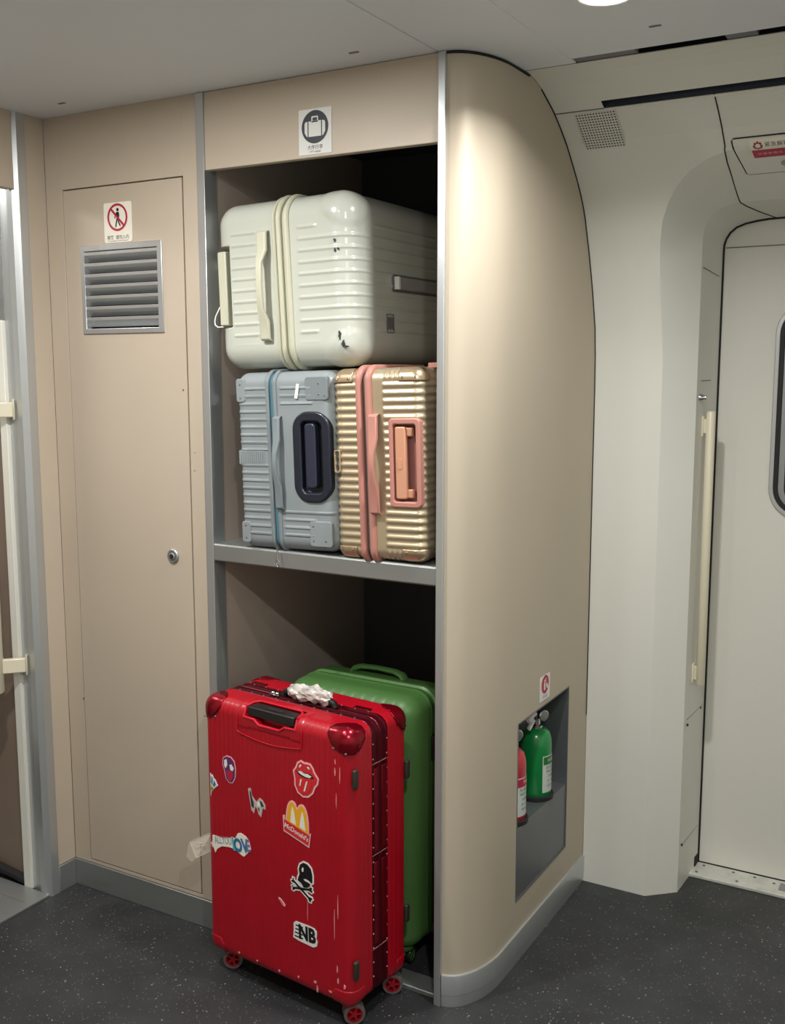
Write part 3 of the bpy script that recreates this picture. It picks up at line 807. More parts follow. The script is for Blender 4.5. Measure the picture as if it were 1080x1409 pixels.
def grab_bar(p0, p1, wall_dir, reach, r, brk, label):
    t = thing('grab_bar', label, 'grab rail', (p0[0], p0[1], p0[2]))
    p0, p1 = Vector(p0), Vector(p1); L_ = (p1-p0).length; a = (p1-p0).normalized()
    MB().lathe([(r*0.7, 0), (r, 0.005), (r, L_-0.005), (r*0.7, L_)], p0, a, 24).build('rail', CREAM, t, angle=50)
    wd = Vector(wall_dir)
    for zz in brk:
        c_ = p0+a*zz
        k = MB()
        u_ = wd; v_ = a; n_ = u_.cross(v_)
        k.obox(c_+wd*reach/2, (reach/2, 0.020, 0.008), Matrix((u_, v_, n_)).transposed())
        k.obox(c_+wd*(reach-0.003), (0.0028, 0.028, 0.012), Matrix((u_, v_, n_)).transposed())
        k.build('bracket', CREAM, t, bevel=0.003)
    return t
grab_bar((1.5475, 0.873, 0.592), (1.5475, 0.873, 1.358), (-1, 0, 0), 0.0225, 0.0125, (0.035, 0.725), 'long cream vertical grab bar beside the white exterior door')
grab_bar((-0.108, -0.152, 0.590), (-0.108, -0.152, 1.46), Vector((0.055, 0.059, 0)).normalized(), 0.082, 0.020, (0.075, 0.775), 'cream vertical grab bar in the left doorway, cut off by the picture edge')

# ceiling downlight
LXc, LYc = 1.572, -0.150
dl = thing('ceiling_downlight', 'round lit downlight in the grey ceiling beside the top of the rounded beige end panel', 'ceiling light', (LXc, LYc, H))
MB().lathe([(0.050, -0.0002), (0.050, 0.003), (0.048, 0.0040), (0.045, 0.003), (0.045, -0.0002)], (LXc, LYc, H), -Z, 48, cap=False).build('trim_ring', WHITESTRIP, dl)
MB().lathe([(0.0445, 0.0004), (0.0445, 0.0015), (0.03, 0.0035), (0.0, 0.0045)], (LXc, LYc, H), -Z, 48, cap=False).build('lens', LENS, dl)

# ================================================================== SUITCASES
def decal(name, parent, layers, o, u, v, n, label=None, mats=None, step=0.00025, base=0.0008):
    """layers: (outline(s) or ('mesh', verts, faces), material); lowest first"""
    mb = MB(); ml = []
    for i, (shp, m_) in enumerate(layers):
        if m_ not in ml: ml.append(m_)
        mi = ml.index(m_)
        d1 = base+step*(i+1)
        if shp and shp[0] == 'mesh': mb.flat(shp[1], shp[2], o, u, v, n, d1, mi)
        else:
            polys = shp if isinstance(shp[0][0], (list, tuple)) else [shp]
            for p_ in polys: mb.prism(list(p_), o, u, v, n, (0.0 if i == 0 else d1-step*1.2), d1, mi)
    ob = mb.build(name, ml, parent, world=False, smooth=False)
    if label: ob['label'] = label
    return ob
def T2(txt, size, x=0, z=0, ang=0, bold=0.0, sx=1.0):
    vs, fs = text2d(txt, size, 'CENTER', bold)
    ca, sa = cos(ang), sin(ang)
    return ('mesh', [(x+ca*p[0]*sx-sa*p[1], z+sa*p[0]*sx+ca*p[1]) for p in vs], fs)

# ------------------------------------------------------------------ red suitcase (stickers)
red = thing('suitcase', 'large red hard-shell suitcase covered in stickers standing on the floor', 'suitcase', (0.851, -0.063, 0.0), (0, 0, -0.104), group='suitcases in and before the rack')
RW, RD, RZ0, RZ1, RR = 0.452, 0.220, 0.052, 0.702, 0.030
hx, hy, hz = RW/2, RD/2, (RZ1-RZ0)/2; cz = (RZ0+RZ1)/2
xs, ys, zs = ax(hx, RR, 0.0026), ax(hy, RR, 0.0030), ax(hz, RR, 0.012)
zs = sorted(set(zs+[hz-RR-0.0035*k for k in range(1, 26)]))
HX0, HX1 = -0.082, 0.066           # trolley handle pocket
def ribf(t, per=0.0150):
    q_ = (t/per) % 1.0
    return 0.0011*(1-sstep(0.0, 0.16, abs(q_-0.5)))
def red_disp(p, n):
    nx, ny, nz = n.x**4, n.y**4, n.z**4; s_ = nx+ny+nz
    inn = 1.0
    d_ = -(ribf(p.x)*(ny+nz*0.8)+ribf(p.y, 0.018)*nx)/s_
    # smooth pad round the handle pocket
    pad = sstep(HX0-0.052, HX0-0.048, p.x)*(1-sstep(HX1+0.048, HX1+0.052, p.x))
    if p.y < -hy+0.06 and p.z > hz-0.055+0.006*cos((p.x+0.008)/0.12*pi/2):
        k = sstep(HX0-0.026, HX0-0.022, p.x)*(1-sstep(HX1+0.018, HX1+0.022, p.x)); d_ = d_*(1-k)+0.0018*k
    w_ = n*d_
    # pocket
    kx = sstep(HX0-0.002, HX0+0.003, p.x)*(1-sstep(HX1-0.003, HX1+0.002, p.x))
    zlow = hz-0.026-0.010*(sstep(HX0+0.028, HX0+0.045, p.x)*(1-sstep(HX1-0.040, HX1-0.022, p.x)))
    kz = sstep(zlow, zlow+0.004, p.z); ky = 1-sstep(-hy+0.040, -hy+0.045, p.y)
    k = kx*kz*ky
    if k > 0: w_ += Vector((0, 0.024, -0.010))*k if p.y < -hy+0.012 else Vector((0, 0.020, -0.022))*k
    return w_
FY0, FY1 = -0.034, 0.024
yl = sorted(set(ys+[FY0, FY1]))
ctr = (0, 0, cz)
fs_ = rbox(MB(), hx, hy, hz, RR, xs, yl, zs, lambda x, y, z: y < FY0, red_disp, ctr).build('front_shell', REDP, red, world=False, angle=50)
bs_ = rbox(MB(), hx, hy, hz, RR, xs, yl, zs, lambda x, y, z: y > FY1, lambda p, n: n*(-(ribf(p.x)*(n.y**4+n.z**4)+ribf(p.y, 0.018)*n.x**4)/(n.x**4+n.y**4+n.z**4)), ctr).build('back_shell', REDP, red, world=False, angle=50)
# frame: recessed band with two raised rails
i_ = 0.002
fx_ = ax(hx-i_, RR, 0.05); fz_ = ax(hz-i_, RR, 0.05)
def rails(p, n):
    d_ = 0.0
    for yc in (-0.030, -0.009, -0.001, 0.020): d_ = max(d_, 0.003*(1-sstep(0.002, 0.0035, abs(p.y-yc))))
    return n*d_
fyl = sorted([-hy, hy]+[FY0-0.002+0.062*k/40 for k in range(41)])
fr_ = rbox(MB(), hx-i_, hy, hz-i_, RR, fx_, fyl, fz_, lambda x, y, z: FY0-0.003 < y < FY1+0.003 and (abs(x) > hx-0.04 or abs(z) > hz-0.04), rails, ctr).build('frame', REDFRAME, red, world=False, angle=40)
rv = MB()
for k in range(17):
    z = cz-hz+0.05+k*(2*hz-0.10)/16
    for y in (-0.0305, 0.0205):
        for s_ in (-1, 1): rv.lathe([(0.0024, 0), (0.0018, 0.0012), (0.0, 0.0016)], (s_*(hx+0.001), y, z), (s_, 0, 0), 8, cap=False)
for k in range(10):
    x = -hx+0.05+k*(2*hx-0.10)/9
    for y in (-0.0305, 0.0205): rv.lathe([(0.0024, 0), (0.0018, 0.0012), (0.0, 0.0016)], (x, y, cz+hz+0.001), (0, 0, 1), 8, cap=False)
build_each(rv, 'rivet', mat('dull_rivet', rgb(150, 110, 110), 0.4, 0.6), fr_)
jt = MB()
for z in (0.606, 0.392, 0.167):
    jt.box((hx-0.0005, -0.033, z-0.0006), (hx+0.0012, 0.023, z+0.0006))
build_each(jt, 'frame_joint', mat('frame_joint_scuff', rgb(170, 100, 104), 0.6), fr_)
hg = MB()
for z in (0.50, 0.28):
    hg.box((hx-0.001, -0.028, z-0.10), (hx+0.0026, -0.011, z+0.095)); hg.box((hx-0.001, 0.001, z-0.10), (hx+0.0026, 0.019, z+0.095))
build_each(hg, 'hinge', REDMETAL, fr_, bevel=0.001)
# corner caps
ux, uy, uz = ax(hx+0.0015, RR+0.001, 0.003), ax(hy+0.0015, RR+0.001, 0.003), ax(hz+0.0015, RR+0.001, 0.004)
for sx in (-1, 1):
    for sy in (-1, 1):
        for sz_ in (1,):
            def kp_(x, y, z, sx=sx, sy=sy, sz_=sz_):
                a, b_, c_ = hx-sx*x, hy-sy*y, hz-sz_*z
                return a < 0.064 and b_ < 0.060 and c_ < 0.060 and a*a*0.9+b_*b_*1.25+c_*c_*1.35 < 0.0040
            def dp_(p, n, sx=sx, sy=sy, sz_=sz_):
                a, b_, c_ = hx-sx*p.x, hy-sy*p.y, hz-sz_*p.z
                return n*(0.0022*(1-sstep(0.040, 0.068, sqrt(max(0, a*a+b_*b_+c_*c_)))))
            cp = rbox(MB(), hx+0.0015, hy+0.0015, hz+0.0015, RR+0.001, ux, uy, uz, kp_, dp_, ctr).build('corner_cap', REDMETAL, red, world=False, angle=60, solid=0.001)
            r_ = MB()
            for a, c_ in ((0.046, 0.044), (0.012, 0.050)):
                r_.lathe([(0.0030, 0), (0.0022, 0.0016), (0, 0.002)], (sx*(hx-a), sy*(hy+0.0014), cz+hz-c_), (0, sy, 0), 10, cap=False)
            build_each(r_, 'cap_rivet', CHROME, cp)
# lower corner guards
for sx in (-1, 1):
    for sy in (-1, 1):
        def kp_(x, y, z, sx=sx, sy=sy):
            a, b_, c_ = hx-sx*x, hy-sy*y, hz+z
            return a < 0.055 and b_ < 0.05 and c_ < 0.045 and a+b_+c_ < 0.088
        rbox(MB(), hx+0.001, hy+0.001, hz+0.001, RR, ux, uy, uz, kp_, None, ctr).build('corner_guard', REDP, red, world=False, angle=60, solid=0.001)
# trolley handle
hb = MB()
hb.prism([(HX0+0.004, 0), (HX1-0.004, 0), (HX1-0.004, 0.030), (HX1-0.010, 0.036), (HX0+0.010, 0.036), (HX0+0.004, 0.030)], (0, -hy+0.003, cz+hz-0.001), X, Y, Z, -0.022, 0.0)
th_ = hb.build('trolley_handle', BLACKP, red, world=False, bevel=0.003)
MB().prism(rrect(0.050, 0.010, 0.002, 3, (HX0+HX1)/2, 0.018), (0, -hy+0.003, cz+hz-0.001), X, Y, Z, 0.0002, 0.0012).build('release_button', mat('charcoal_button', rgb(40, 42, 42), 0.35), th_, world=False, bevel=0.0004)
pk = MB()
po = []
for (x, z) in ((HX0-0.004, 0.001), (HX0-0.004, -0.026), (HX0+0.028, -0.027), (HX0+0.042, -0.0375), (HX1-0.042, -0.0375), (HX1-0.026, -0.027), (HX1+0.004, -0.026), (HX1+0.004, 0.001)):
    po.append((x, -hy-0.002+ (0.010 if z > -0.01 else 0.0005), cz+hz+z-(0.006 if z > -0.01 else 0)))
pk.tube(po, 0.0030, 8)
pk.tube([(HX0-0.004, -hy+0.008, cz+hz-0.003), (HX0, -hy+0.030, cz+hz+0.0015), (HX0+0.012, -hy+0.043, cz+hz+0.002), (HX1-0.012, -hy+0.043, cz+hz+0.002), (HX1, -hy+0.030, cz+hz+0.0015), (HX1+0.004, -hy+0.008, cz+hz-0.003)], 0.0030, 8)
pk.build('pocket_rim', REDRIM, red, world=False)
bm_ = MB()
ol = [(-0.104+0.002*sin(k), -0.060-0.012*sin(pi*(k/14))+0.0) for k in ()]
seamp = [(HX0-0.026, -hy-0.0022, cz+hz-0.024), (HX0-0.026, -hy-0.0022, cz+hz-0.062)]+[(HX0-0.022+(HX1-HX0+0.042)*k/16, -hy-0.0022, cz+hz-0.066-0.010*sin(pi*k/16)) for k in range(17)]+[(HX1+0.024, -hy-0.0022, cz+hz-0.060), (HX1+0.024, -hy-0.0022, cz+hz-0.024)]
bm_.tube(seamp, 0.0012, 6)
bm_.build('housing_seam', REDRIM, red, world=False)
# bumper feet on the side
for sy, zz in ((-1, 0.594), (-1, 0.150), (1, 0.555), (1, 0.200)):
    f_ = MB()
    f_.obox((hx+0.003, sy*0.097, zz), (0.005, 0.0075, 0.022), Matrix.Identity(3))
    f_.build('bumper_foot', OLIVE, red, world=False, bevel=0.004, seg=3)
# wheels
def caster(parent, x, y, zt, r, ang, hubm, tyrem, forkm):
    a = Vector((cos(ang), sin(ang), 0)); t_ = Vector((-sin(ang), cos(ang), 0))
    c_ = Vector((x, y, r))+t_*0.010
    w_ = MB()
    for s_ in (-1, 1):
        w_.lathe([(r*0.74, -0.006), (r*0.95, -0.006), (r, -0.003), (r, 0.003), (r*0.95, 0.006), (r*0.74, 0.006)], c_+a*0.009*s_, a, 28, cap=False)
    wo = w_.build('wheel', tyrem, parent, world=False, angle=50)
    h_ = MB()
    for s_ in (-1, 1):
        o_c = c_+a*0.009*s_
        h_.lathe([(r*0.76, -0.005), (r*0.76, 0.005), (r*0.62, 0.005), (r*0.62, -0.005)], o_c, a, 28, cap=False)
        h_.lathe([(r*0.26, -0.0055), (r*0.26, 0.0055)], o_c, a, 16)
        for k in range(5):
            g_ = 2*pi*k/5; dv = t_*cos(g_)+Z*sin(g_)
            h_.obox(o_c+dv*r*0.45, (r*0.22, 0.0025, 0.0045), Matrix((dv, a.cross(dv), a)).transposed())
    h_.build('wheel_hub', hubm, wo, world=False)
    f_ = MB()
    f_.lathe([(0.017, 0.0), (0.020, 0.004), (0.020, 0.012)], (x, y, zt-0.010), Z, 20)
    f_.obox(Vector((x, y, (zt+r)/2+0.006))+t_*0.004, (0.0035, 0.013, (zt-r)/2+0.004), Matrix((a, t_, Z)).transposed())
    f_.build('wheel_fork', forkm, wo, world=False, bevel=0.001)
for (x, y, an) in ((-0.190, -0.072, -0.95), (0.190, -0.074, -0.75), (0.192, 0.072, -0.85), (-0.192, 0.072, 0.9)):
    caster(red, x, y, 0.056, 0.025, an, REDWHEEL, TYRE, REDP)
# top carry handle wrapped in plastic
ch = MB()
ch.tube([(-0.055, -0.004, cz+hz+0.002), (-0.052, -0.004, cz+hz+0.012), (-0.03, -0.004, cz+hz+0.018), (0.08, -0.004, cz+hz+0.016), (0.096, -0.004, cz+hz+0.011), (0.098, -0.004, cz+hz+0.002)], 0.008, 10)
ch.build('carry_handle', BLACKP, red, world=False)
cb = MB()
for x in (-0.085, -0.072): cb.lathe([(0.006, 0), (0.006, 0.005), (0.003, 0.008)], (x, -0.010, cz+hz+0.001), Z, 10)
cb.box((-0.092, -0.016, cz+hz), (-0.065, 0.006, cz+hz+0.003))
cb.build('lock_plate', CHROME, red, world=False, bevel=0.0008)
for x in (-0.170, 0.150):
    MB().box((x-0.022, 0.026, cz+hz-0.001), (x+0.022, 0.040, cz+hz+0.0022)).build('top_latch', REDFRAME, red, world=False, bevel=0.001)
wr = MB(); rows = []
nl, nr_ = 40, 36
for i in range(nl+1):
    u_ = i/nl; x = -0.038+0.124*u_
    env = (0.55+0.45*sin(pi*min(1, max(0, u_)))**0.4)*(1 if 0 < i < nl else 0.35)
    row = []
    for k in range(nr_):
        a = 2*pi*k/nr_
        q_ = Vector((x*30, cos(a)*1.7, sin(a)*1.7))
        nn = noise.noise(q_*1.1)+0.7*noise.noise(q_*2.3+Vector((5, 2, 1)))
        pin = 1-0.10*cos(u_*2*pi*4)
        rr_ = 0.0185*env*pin*(1+0.30*nn)
        row.append((x+0.003*noise.noise(q_*1.7), -0.004+rr_*cos(a)*1.05, cz+hz+0.021+rr_*sin(a)))
    rows.append(row)
wr.grid(rows, closed=True)
wr.add(rows[0], [tuple(range(nr_-1, -1, -1))]); wr.add(rows[-1], [tuple(range(nr_))])
wrp = wr.build('plastic_wrap', PLASTICWRAP, red, world=False, angle=28); wrp['label'] = 'crumpled silver plastic wrap on the handle'

# stickers --------------------------------------------------------------
RF = (Vector((0, -hy, 0)), X, Z, -Y)
def at(x, z): return (Vector((x, -hy, z)), X, Z, -Y)
def scale(pl, k, cx=0, cy=0): return [((x-cx)*k+cx, (y-cy)*k+cy) for x, y in pl]
def grow(pl, d):
    n_ = len(pl); out = []
    A = sum(pl[i][0]*pl[(i+1)%n_][1]-pl[(i+1)%n_][0]*pl[i][1] for i in range(n_)); s_ = 1 if A > 0 else -1
    for i in range(n_):
        a = Vector(pl[i-1]); b_ = Vector(pl[i]); c_ = Vector(pl[(i+1)%n_])
        t_ = ((b_-a).normalized()+(c_-b_).normalized())
        t_ = t_.normalized() if t_.length > 1e-6 else (c_-b_).normalized()
        out.append((b_.x+s_*t_.y*d, b_.y-s_*t_.x*d))
    return out
# lips and tongue
mm = 0.001
def sc2(pl, k=mm): return [(x*k, y*k) for x, y in pl]
lips = sc2([(-32,12),(-24,22),(-20,32),(-12,38),(-3,35),(4,36),(14,36),(21,29),(25,20),(36,8),(34,-2),(26,-12),(20,-26),(8,-37),(-6,-40),(-20,-34),(-28,-20),(-28,-4)])
mouth = sc2([(-26,13),(-14,18),(-4,14),(6,16),(18,15),(27,7),(16,5),(2,3),(-14,5)])
teeth = sc2([(-21,14),(-12,17),(-3,13),(8,14),(20,11),(14,6),(2,6),(-12,9)])
tongue = sc2([(-22,3),(-10,4),(4,2),(16,4),(20,-4),(14,-22),(4,-33),(-8,-35),(-18,-28),(-24,-14)])
tl1 = sc2([(-13,-2),(-9,-2),(-13,-18),(-16,-18)]); tl2 = sc2([(4,-4),(8,-3),(0,-28),(-4,-28)])
hl1 = sc2([(-17,25),(-13,32),(-9,31),(-13,25)]); hl2 = sc2([(6,30),(12,32),(15,26),(12,26)])
decal('sticker', red, [(grow(lips, 0.004), S_PINK), (lips, S_RED), ([mouth], INKBLACK), ([teeth], WSTICK), (tongue, S_RED), ([tl1, tl2, hl1, hl2], WSTICK)], *at(0.098, 0.568), label='red lips and tongue sticker')
# golden arches
def arch(cx, w_, h_, base_y, n_=14):
    return [(cx+w_*cos(pi-pi*k/n_), base_y+h_*sin(pi*k/n_)) for k in range(n_+1)]
arcs = [(-31,-14)]+[(-13+17*cos(pi-pi*k/12), -14+56*sin(pi*k/12)**0.8) for k in range(1, 10)]+[(0, 30)]+[(15+17*cos(pi-pi*k/12), -16+56*sin(pi*k/12)**0.8) for k in range(3, 12)]+[(33,-22)]
arcs = sc2(arcs)
band = sc2([(-42,4),(-36,6),(-34,-6),(34,-24),(42,-17),(36,-54),(-40,-34)])
bandr = sc2([(-38,-4),(38,-24),(34,-49),(-37,-30)])
fry1 = sc2([(-19,-6),(-16,20),(-12,32),(-8,20),(-2,-10)]); fry2 = sc2([(8,-12),(13,16),(17,27),(21,14),(26,-17)])
decal('sticker', red, [(grow(arcs, 0.0035), S_PINK), (band, S_PINK), (arcs, S_YEL), ([fry1, fry2], CREAMSTICK), (bandr, S_RED), (T2("McDonald's", 0.0155, -0.001, -0.0262, radians(-14.5), 0.0002), WSTICK)], *at(0.072, 0.463), label='yellow arches sticker with a red name band')
# skull and crossbones
skull = sc2([(-10,14),(-12,26),(-8,38),(2,45),(14,44),(24,36),(28,22),(28,4),(22,0),(20,-6),(12,-12),(2,-14),(-6,-6),(-16,-2),(-14,6)])
visor = sc2([(2,6),(10,8),(18,6),(26,2),(22,0),(14,2),(6,3)])
shine = sc2([(-4,28),(0,34),(3,32),(2,24),(-2,22)])
def bone(x0, y0, x1, y1, w_=4.2):
    dx, dy = x1-x0, y1-y0; L_ = hypot(dx, dy); ux_, uy_ = dx/L_, dy/L_; nx_, ny_ = -uy_, ux_
    pts = [(0, w_*.6), (L_*.12, w_*.6), (L_*.88, w_*.6), (L_, w_*1.5), (L_+w_*.9, w_*1.1), (L_+w_*.3, 0), (L_+w_*.9, -w_*1.1), (L_, -w_*1.5), (L_*.88, -w_*.6), (L_*.12, -w_*.6), (0, -w_*1.5), (-w_*.9, -w_*1.1), (-w_*.3, 0), (-w_*.9, w_*1.1), (0, w_*1.5)]
    return [(x0+a*ux_+b_*nx_, y0+a*uy_+b_*ny_) for a, b_ in pts]
b1, b2 = sc2(bone(-30, -6, 22, -38)), sc2(bone(-30, -24, 24, -14)); 
decal('sticker', red, [([grow(skull, 0.004), grow(b1, 0.0035), grow(b2, 0.0035)], WSTICK), ([skull, b1, b2], INKBLACK), ([visor, shine], WSTICK)], *at(0.088, 0.324), label='black skull and crossbones sticker')
# NB
NBm = T2('NB', 0.046, 0.004, 0.0, radians(2), 0.0022, 0.82)
outl = sc2([(-36,16),(-30,22),(10,23),(26,22),(33,16),(33,5),(31,0),(35,-8),(33,-19),(22,-25),(2,-24),(-20,-23),(-38,-20),(-36,-2)])
st_ = [sc2([(-34+k_*1.2, y-1.6), (-8, y-1.6), (-8, y+1.6), (-33+k_*1.2, y+1.6)]) for k_, y in enumerate((-14, -5, 4, 13))]
decal('sticker', red, [(outl, WSTICK), (st_, INKBLACK), (NBm, INKBLACK)], *at(0.094, 0.198), label='black NB letters sticker')
# small face with open mouth
fo = sc2([(-18,26),(-8,32),(6,32),(16,24),(20,8),(18,-14),(10,-28),(0,-30),(-10,-22),(-14,-4),(-20,10)])
decal('sticker', red, [(grow(fo, 0.002), S_PINK), (fo, S_PURP), ([sc2([(-15,22),(-7,26),(-5,12),(-11,2),(-16,8)]), sc2([(2,14),(8,16),(16,8),(12,0),(4,2)])], WSTICK), ([sc2([(-9,-2),(14,-2),(12,-14),(6,-26),(0,-26),(-7,-16)])], INKRED)], *at(-0.138, 0.534), label='purple and white sticker with a red tongue')
# colourful feather
f0 = sc2([(-3,-30),(-3,28),(0,24),(4,26),(8,18),(14,14),(22,2),(12,-6),(0,-18)])
decal('sticker', red, [(f0, WSTICK), ([sc2([(-2,-24),(-2,2),(6,-8),(12,-6),(0,-16)])], S_YEL), ([sc2([(-2,4),(-2,22),(0,20),(1,4)])], S_TEAL), ([sc2([(1,2),(3,22),(6,17),(4,0)]), sc2([(6,-1),(10,13),(16,4),(10,-4)])], S_BLUE), ([sc2([(-2,-10),(2,-3),(7,-7),(1,-15)])], S_GREEN)], *at(-0.199, 0.484), label='fan-shaped sticker in blue, green and yellow')
# grey scrap
g1 = sc2([(-28,30),(-20,34),(-16,16),(-8,8),(-2,4),(8,16),(18,12),(26,2),(26,-8),(18,-6),(12,-30),(4,-24),(0,-12),(-6,-8),(-10,-26),(-18,-20),(-22,0)])
decal('sticker', red, [(g1, mat('pale_grey_ink', rgb(190, 178, 172), 0.5)), ([sc2([(-23,26),(-19,26),(-14,8),(-10,0),(-10,-14),(-18,-10)]), sc2([(8,10),(16,8),(22,-2),(14,-4)]), sc2([(2,-8),(8,-10),(6,-20)])], INKDARK), ([sc2([(0,4),(8,8),(10,-4),(2,-6)])], WSTICK)], *at(-0.050, 0.473), label='crumpled grey sticker')
# LOVE
l0 = sc2([(-72,-4),(-66,18),(-52,16),(-36,12),(-22,14),(-8,14),(0,18),(10,14),(22,28),(32,30),(48,22),(56,12),(58,-8),(48,-16),(30,-28),(16,-20),(4,-12),(-16,-8),(-40,-8),(-58,-16),(-66,-26)])
ang = radians(11)
decal('sticker', red, [([(x*cos(ang)-y*sin(ang), x*sin(ang)+y*cos(ang)) for x, y in l0], CREAMSTICK), (T2('ALLYOU', 0.026, -0.033, 0.000, ang, 0.0006, 0.60), mat('grey_blue_ink', rgb(150, 160, 172), 0.5)), (T2('L', 0.042, 0.006, 0.001, ang, 0.002, 0.8), S_TEAL), (T2('OV', 0.044, 0.027, 0.003, ang, 0.002, 0.75), S_BLUE), (T2('E', 0.040, 0.050, 0.009, ang, 0.001, 0.7), S_LAV)], *at(-0.131, 0.351), label='white sticker with LOVE in blue letters')
decal('sticker', red, [([sc2([(-7,5),(0,-6),(3,-4),(-3,7)])], S_PINK)], *at(-0.200, 0.330), label='torn pale scrap at the left edge')
decal('sticker', red, [([sc2([(-10,7),(-2,5),(11,-6),(9,-11),(2,-8),(-8,2)])], S_PINK), ([sc2([(-6,4),(6,-5),(5,-7),(-6,2)])], REDP)], *at(0.022, 0.255), label='tiny torn pink sticker')
# scuffs
sf = MB()
for x, z, w_, h_ in ((0.184, 0.628, 0.0014, 0.006), (0.183, 0.605, 0.0018, 0.010), (0.1965, 0.60, 0.0010, 0.022), (0.186, 0.54, 0.0008, 0.02), (0.10, 0.262, 0.0008, 0.03), (0.178, 0.25, 0.0010, 0.05), (0.188, 0.29, 0.0010, 0.03), (0.185, 0.145, 0.0016, 0.010), (0.187, 0.117, 0.0022, 0.007), (0.205, 0.108, 0.0024, 0.006), (0.12, 0.09, 0.004, 0.004), (0.126, 0.075, 0.002, 0.01), (0.07, 0.084, 0.003, 0.003), (0.01, 0.078, 0.003, 0.003), (-0.06, 0.078, 0.003, 0.002), (-0.12, 0.078, 0.003, 0.003), (0.165, 0.083, 0.006, 0.0025)):
    pl = [(x+w_*cos(a)*random.uniform(.6, 1.2), z+h_*sin(a)*random.uniform(.7, 1.1)) for a in [2*pi*k/9 for k in range(9)]]
    sf.prism(pl, (0, -hy, 0), X, Z, -Y, -0.002, 0.0004)
build_each(sf, 'scuff_mark', SCUFF, fs_)
# loose clear tape
tp = MB()
ptsT = [(-0.2255, -hy+0.024, 0.346), (-0.2255, -hy+0.024, 0.300), (-0.262, -hy-0.004, 0.318), (-0.285, -hy+0.004, 0.312), (-0.272, -hy-0.006, 0.280), (-0.255, -hy-0.004, 0.282), (-0.293, -hy+0.004, 0.300), (-0.297, -hy+0.002, 0.270), (-0.274, -hy-0.002, 0.266)]
tp.add(ptsT, [(0, 3, 5, 1), (3, 6, 7, 8, 5)])
tape = tp.build('loose_tape', CLEAR, red, world=False, smooth=False, solid=0.0003); tape['label'] = 'loose strip of clear tape'
te = MB(); te.tube([ptsT[0], ptsT[3]], 0.0012, 6); te.tube([ptsT[3], ptsT[5]], 0.0012, 6); te.tube([ptsT[2], (-0.237, -hy+0.006, 0.322)], 0.0012, 6); te.tube([ptsT[5], ptsT[1]], 0.0008, 6)
build_each(te, 'tape_crease', CLEAREDGE, tape)

# ------------------------------------------------------------------ green suitcase
grn = thing('suitcase', 'green hard-shell suitcase standing upright in the lower bay behind the red case', 'suitcase', (0.880, 0.180, 0.0), (0, 0, radians(-1)), group='suitcases in and before the rack')
gw, gd, g0, g1_ = 0.385, 0.205, 0.045, 0.692
hx, hy, hz, r_ = gw/2, gd/2, (g1_-g0)/2, 0.048; cz = (g0+g1_)/2; ctr = (0, 0, cz)
xs, ys, zs = ax(hx, r_, 0.004), ax(hy, r_, 0.004), ax(hz, r_, 0.02)
def gdisp(p, n):
    d_ = 0.0
    if abs(n.y) > 0.6: d_ = -0.0018*(1-sstep(0.0, 0.25, abs(((p.x/0.03) % 1.0)-0.5)))*(1 if abs(p.x) < hx-0.06 else 0)
    d_ -= 0.003*(1-sstep(0.011, 0.014, abs(p.y+0.0)))
    d_ += 0.002*(1-sstep(0.002, 0.004, abs(abs(p.y)-0.015)))
    return n*d_
yl = sorted(set(ys+[-0.004, 0.004]))
rbox(MB(), hx, hy, hz, r_, xs, yl, zs, lambda x, y, z: y < -0.004, gdisp, ctr).build('front_shell', GREENP, grn, world=False, angle=50)
rbox(MB(), hx, hy, hz, r_, xs, yl, zs, lambda x, y, z: y > 0.004, gdisp, ctr).build('back_shell', GREENP, grn, world=False, angle=50)
rbox(MB(), hx-0.003, hy, hz-0.003, r_-0.003, ax(hx-.003, r_-.003, .03), [-hy, -0.0045, 0.0045, hy], ax(hz-.003, r_-.003, .03), lambda x, y, z: abs(y) < 0.004, None, ctr).build('zip_band', GREENDK, grn, world=False)
zt_ = cz+hz
MB().tube([(-0.078, 0.052, zt_-0.004), (-0.070, 0.052, zt_+0.008), (-0.05, 0.052, zt_+0.0145), (0.0, 0.052, zt_+0.017), (0.05, 0.052, zt_+0.0145), (0.070, 0.052, zt_+0.008), (0.078, 0.052, zt_-0.004)], [0.016, 0.015, 0.012, 0.011, 0.012, 0.015, 0.016], 12, flat=0.55, up=(0,0,1)).build('carry_handle', GREENP, grn, world=False)
sh_ = MB()
sh_.tube([(hx-0.002, 0.040, 0.635), (hx+0.010, 0.040, 0.615), (hx+0.014, 0.040, 0.52), (hx+0.012, 0.040, 0.42), (hx-0.002, 0.040, 0.395)], [0.011, 0.010, 0.008, 0.010, 0.011], 10)
sh_.build('side_handle', GREENDK, grn, world=False)
lk_ = MB(); lk_.box((hx-0.003, -0.018, 0.52), (hx+0.006, 0.020, 0.585)); lk_.build('combination_lock', BLACKP, grn, world=False, bevel=0.003)
for (x, y, an) in ((-0.15, -0.065, 0.3), (0.15, -0.065, 0.1), (0.15, 0.065, 0.8), (-0.15, 0.065, 0.4)):
    caster(grn, x, y, 0.05, 0.0215, an, GREENDK, BLACKP, GREENDK)

# ------------------------------------------------------------------ cases lying on their long side on the shelf
ROLL = radians(-1.7)
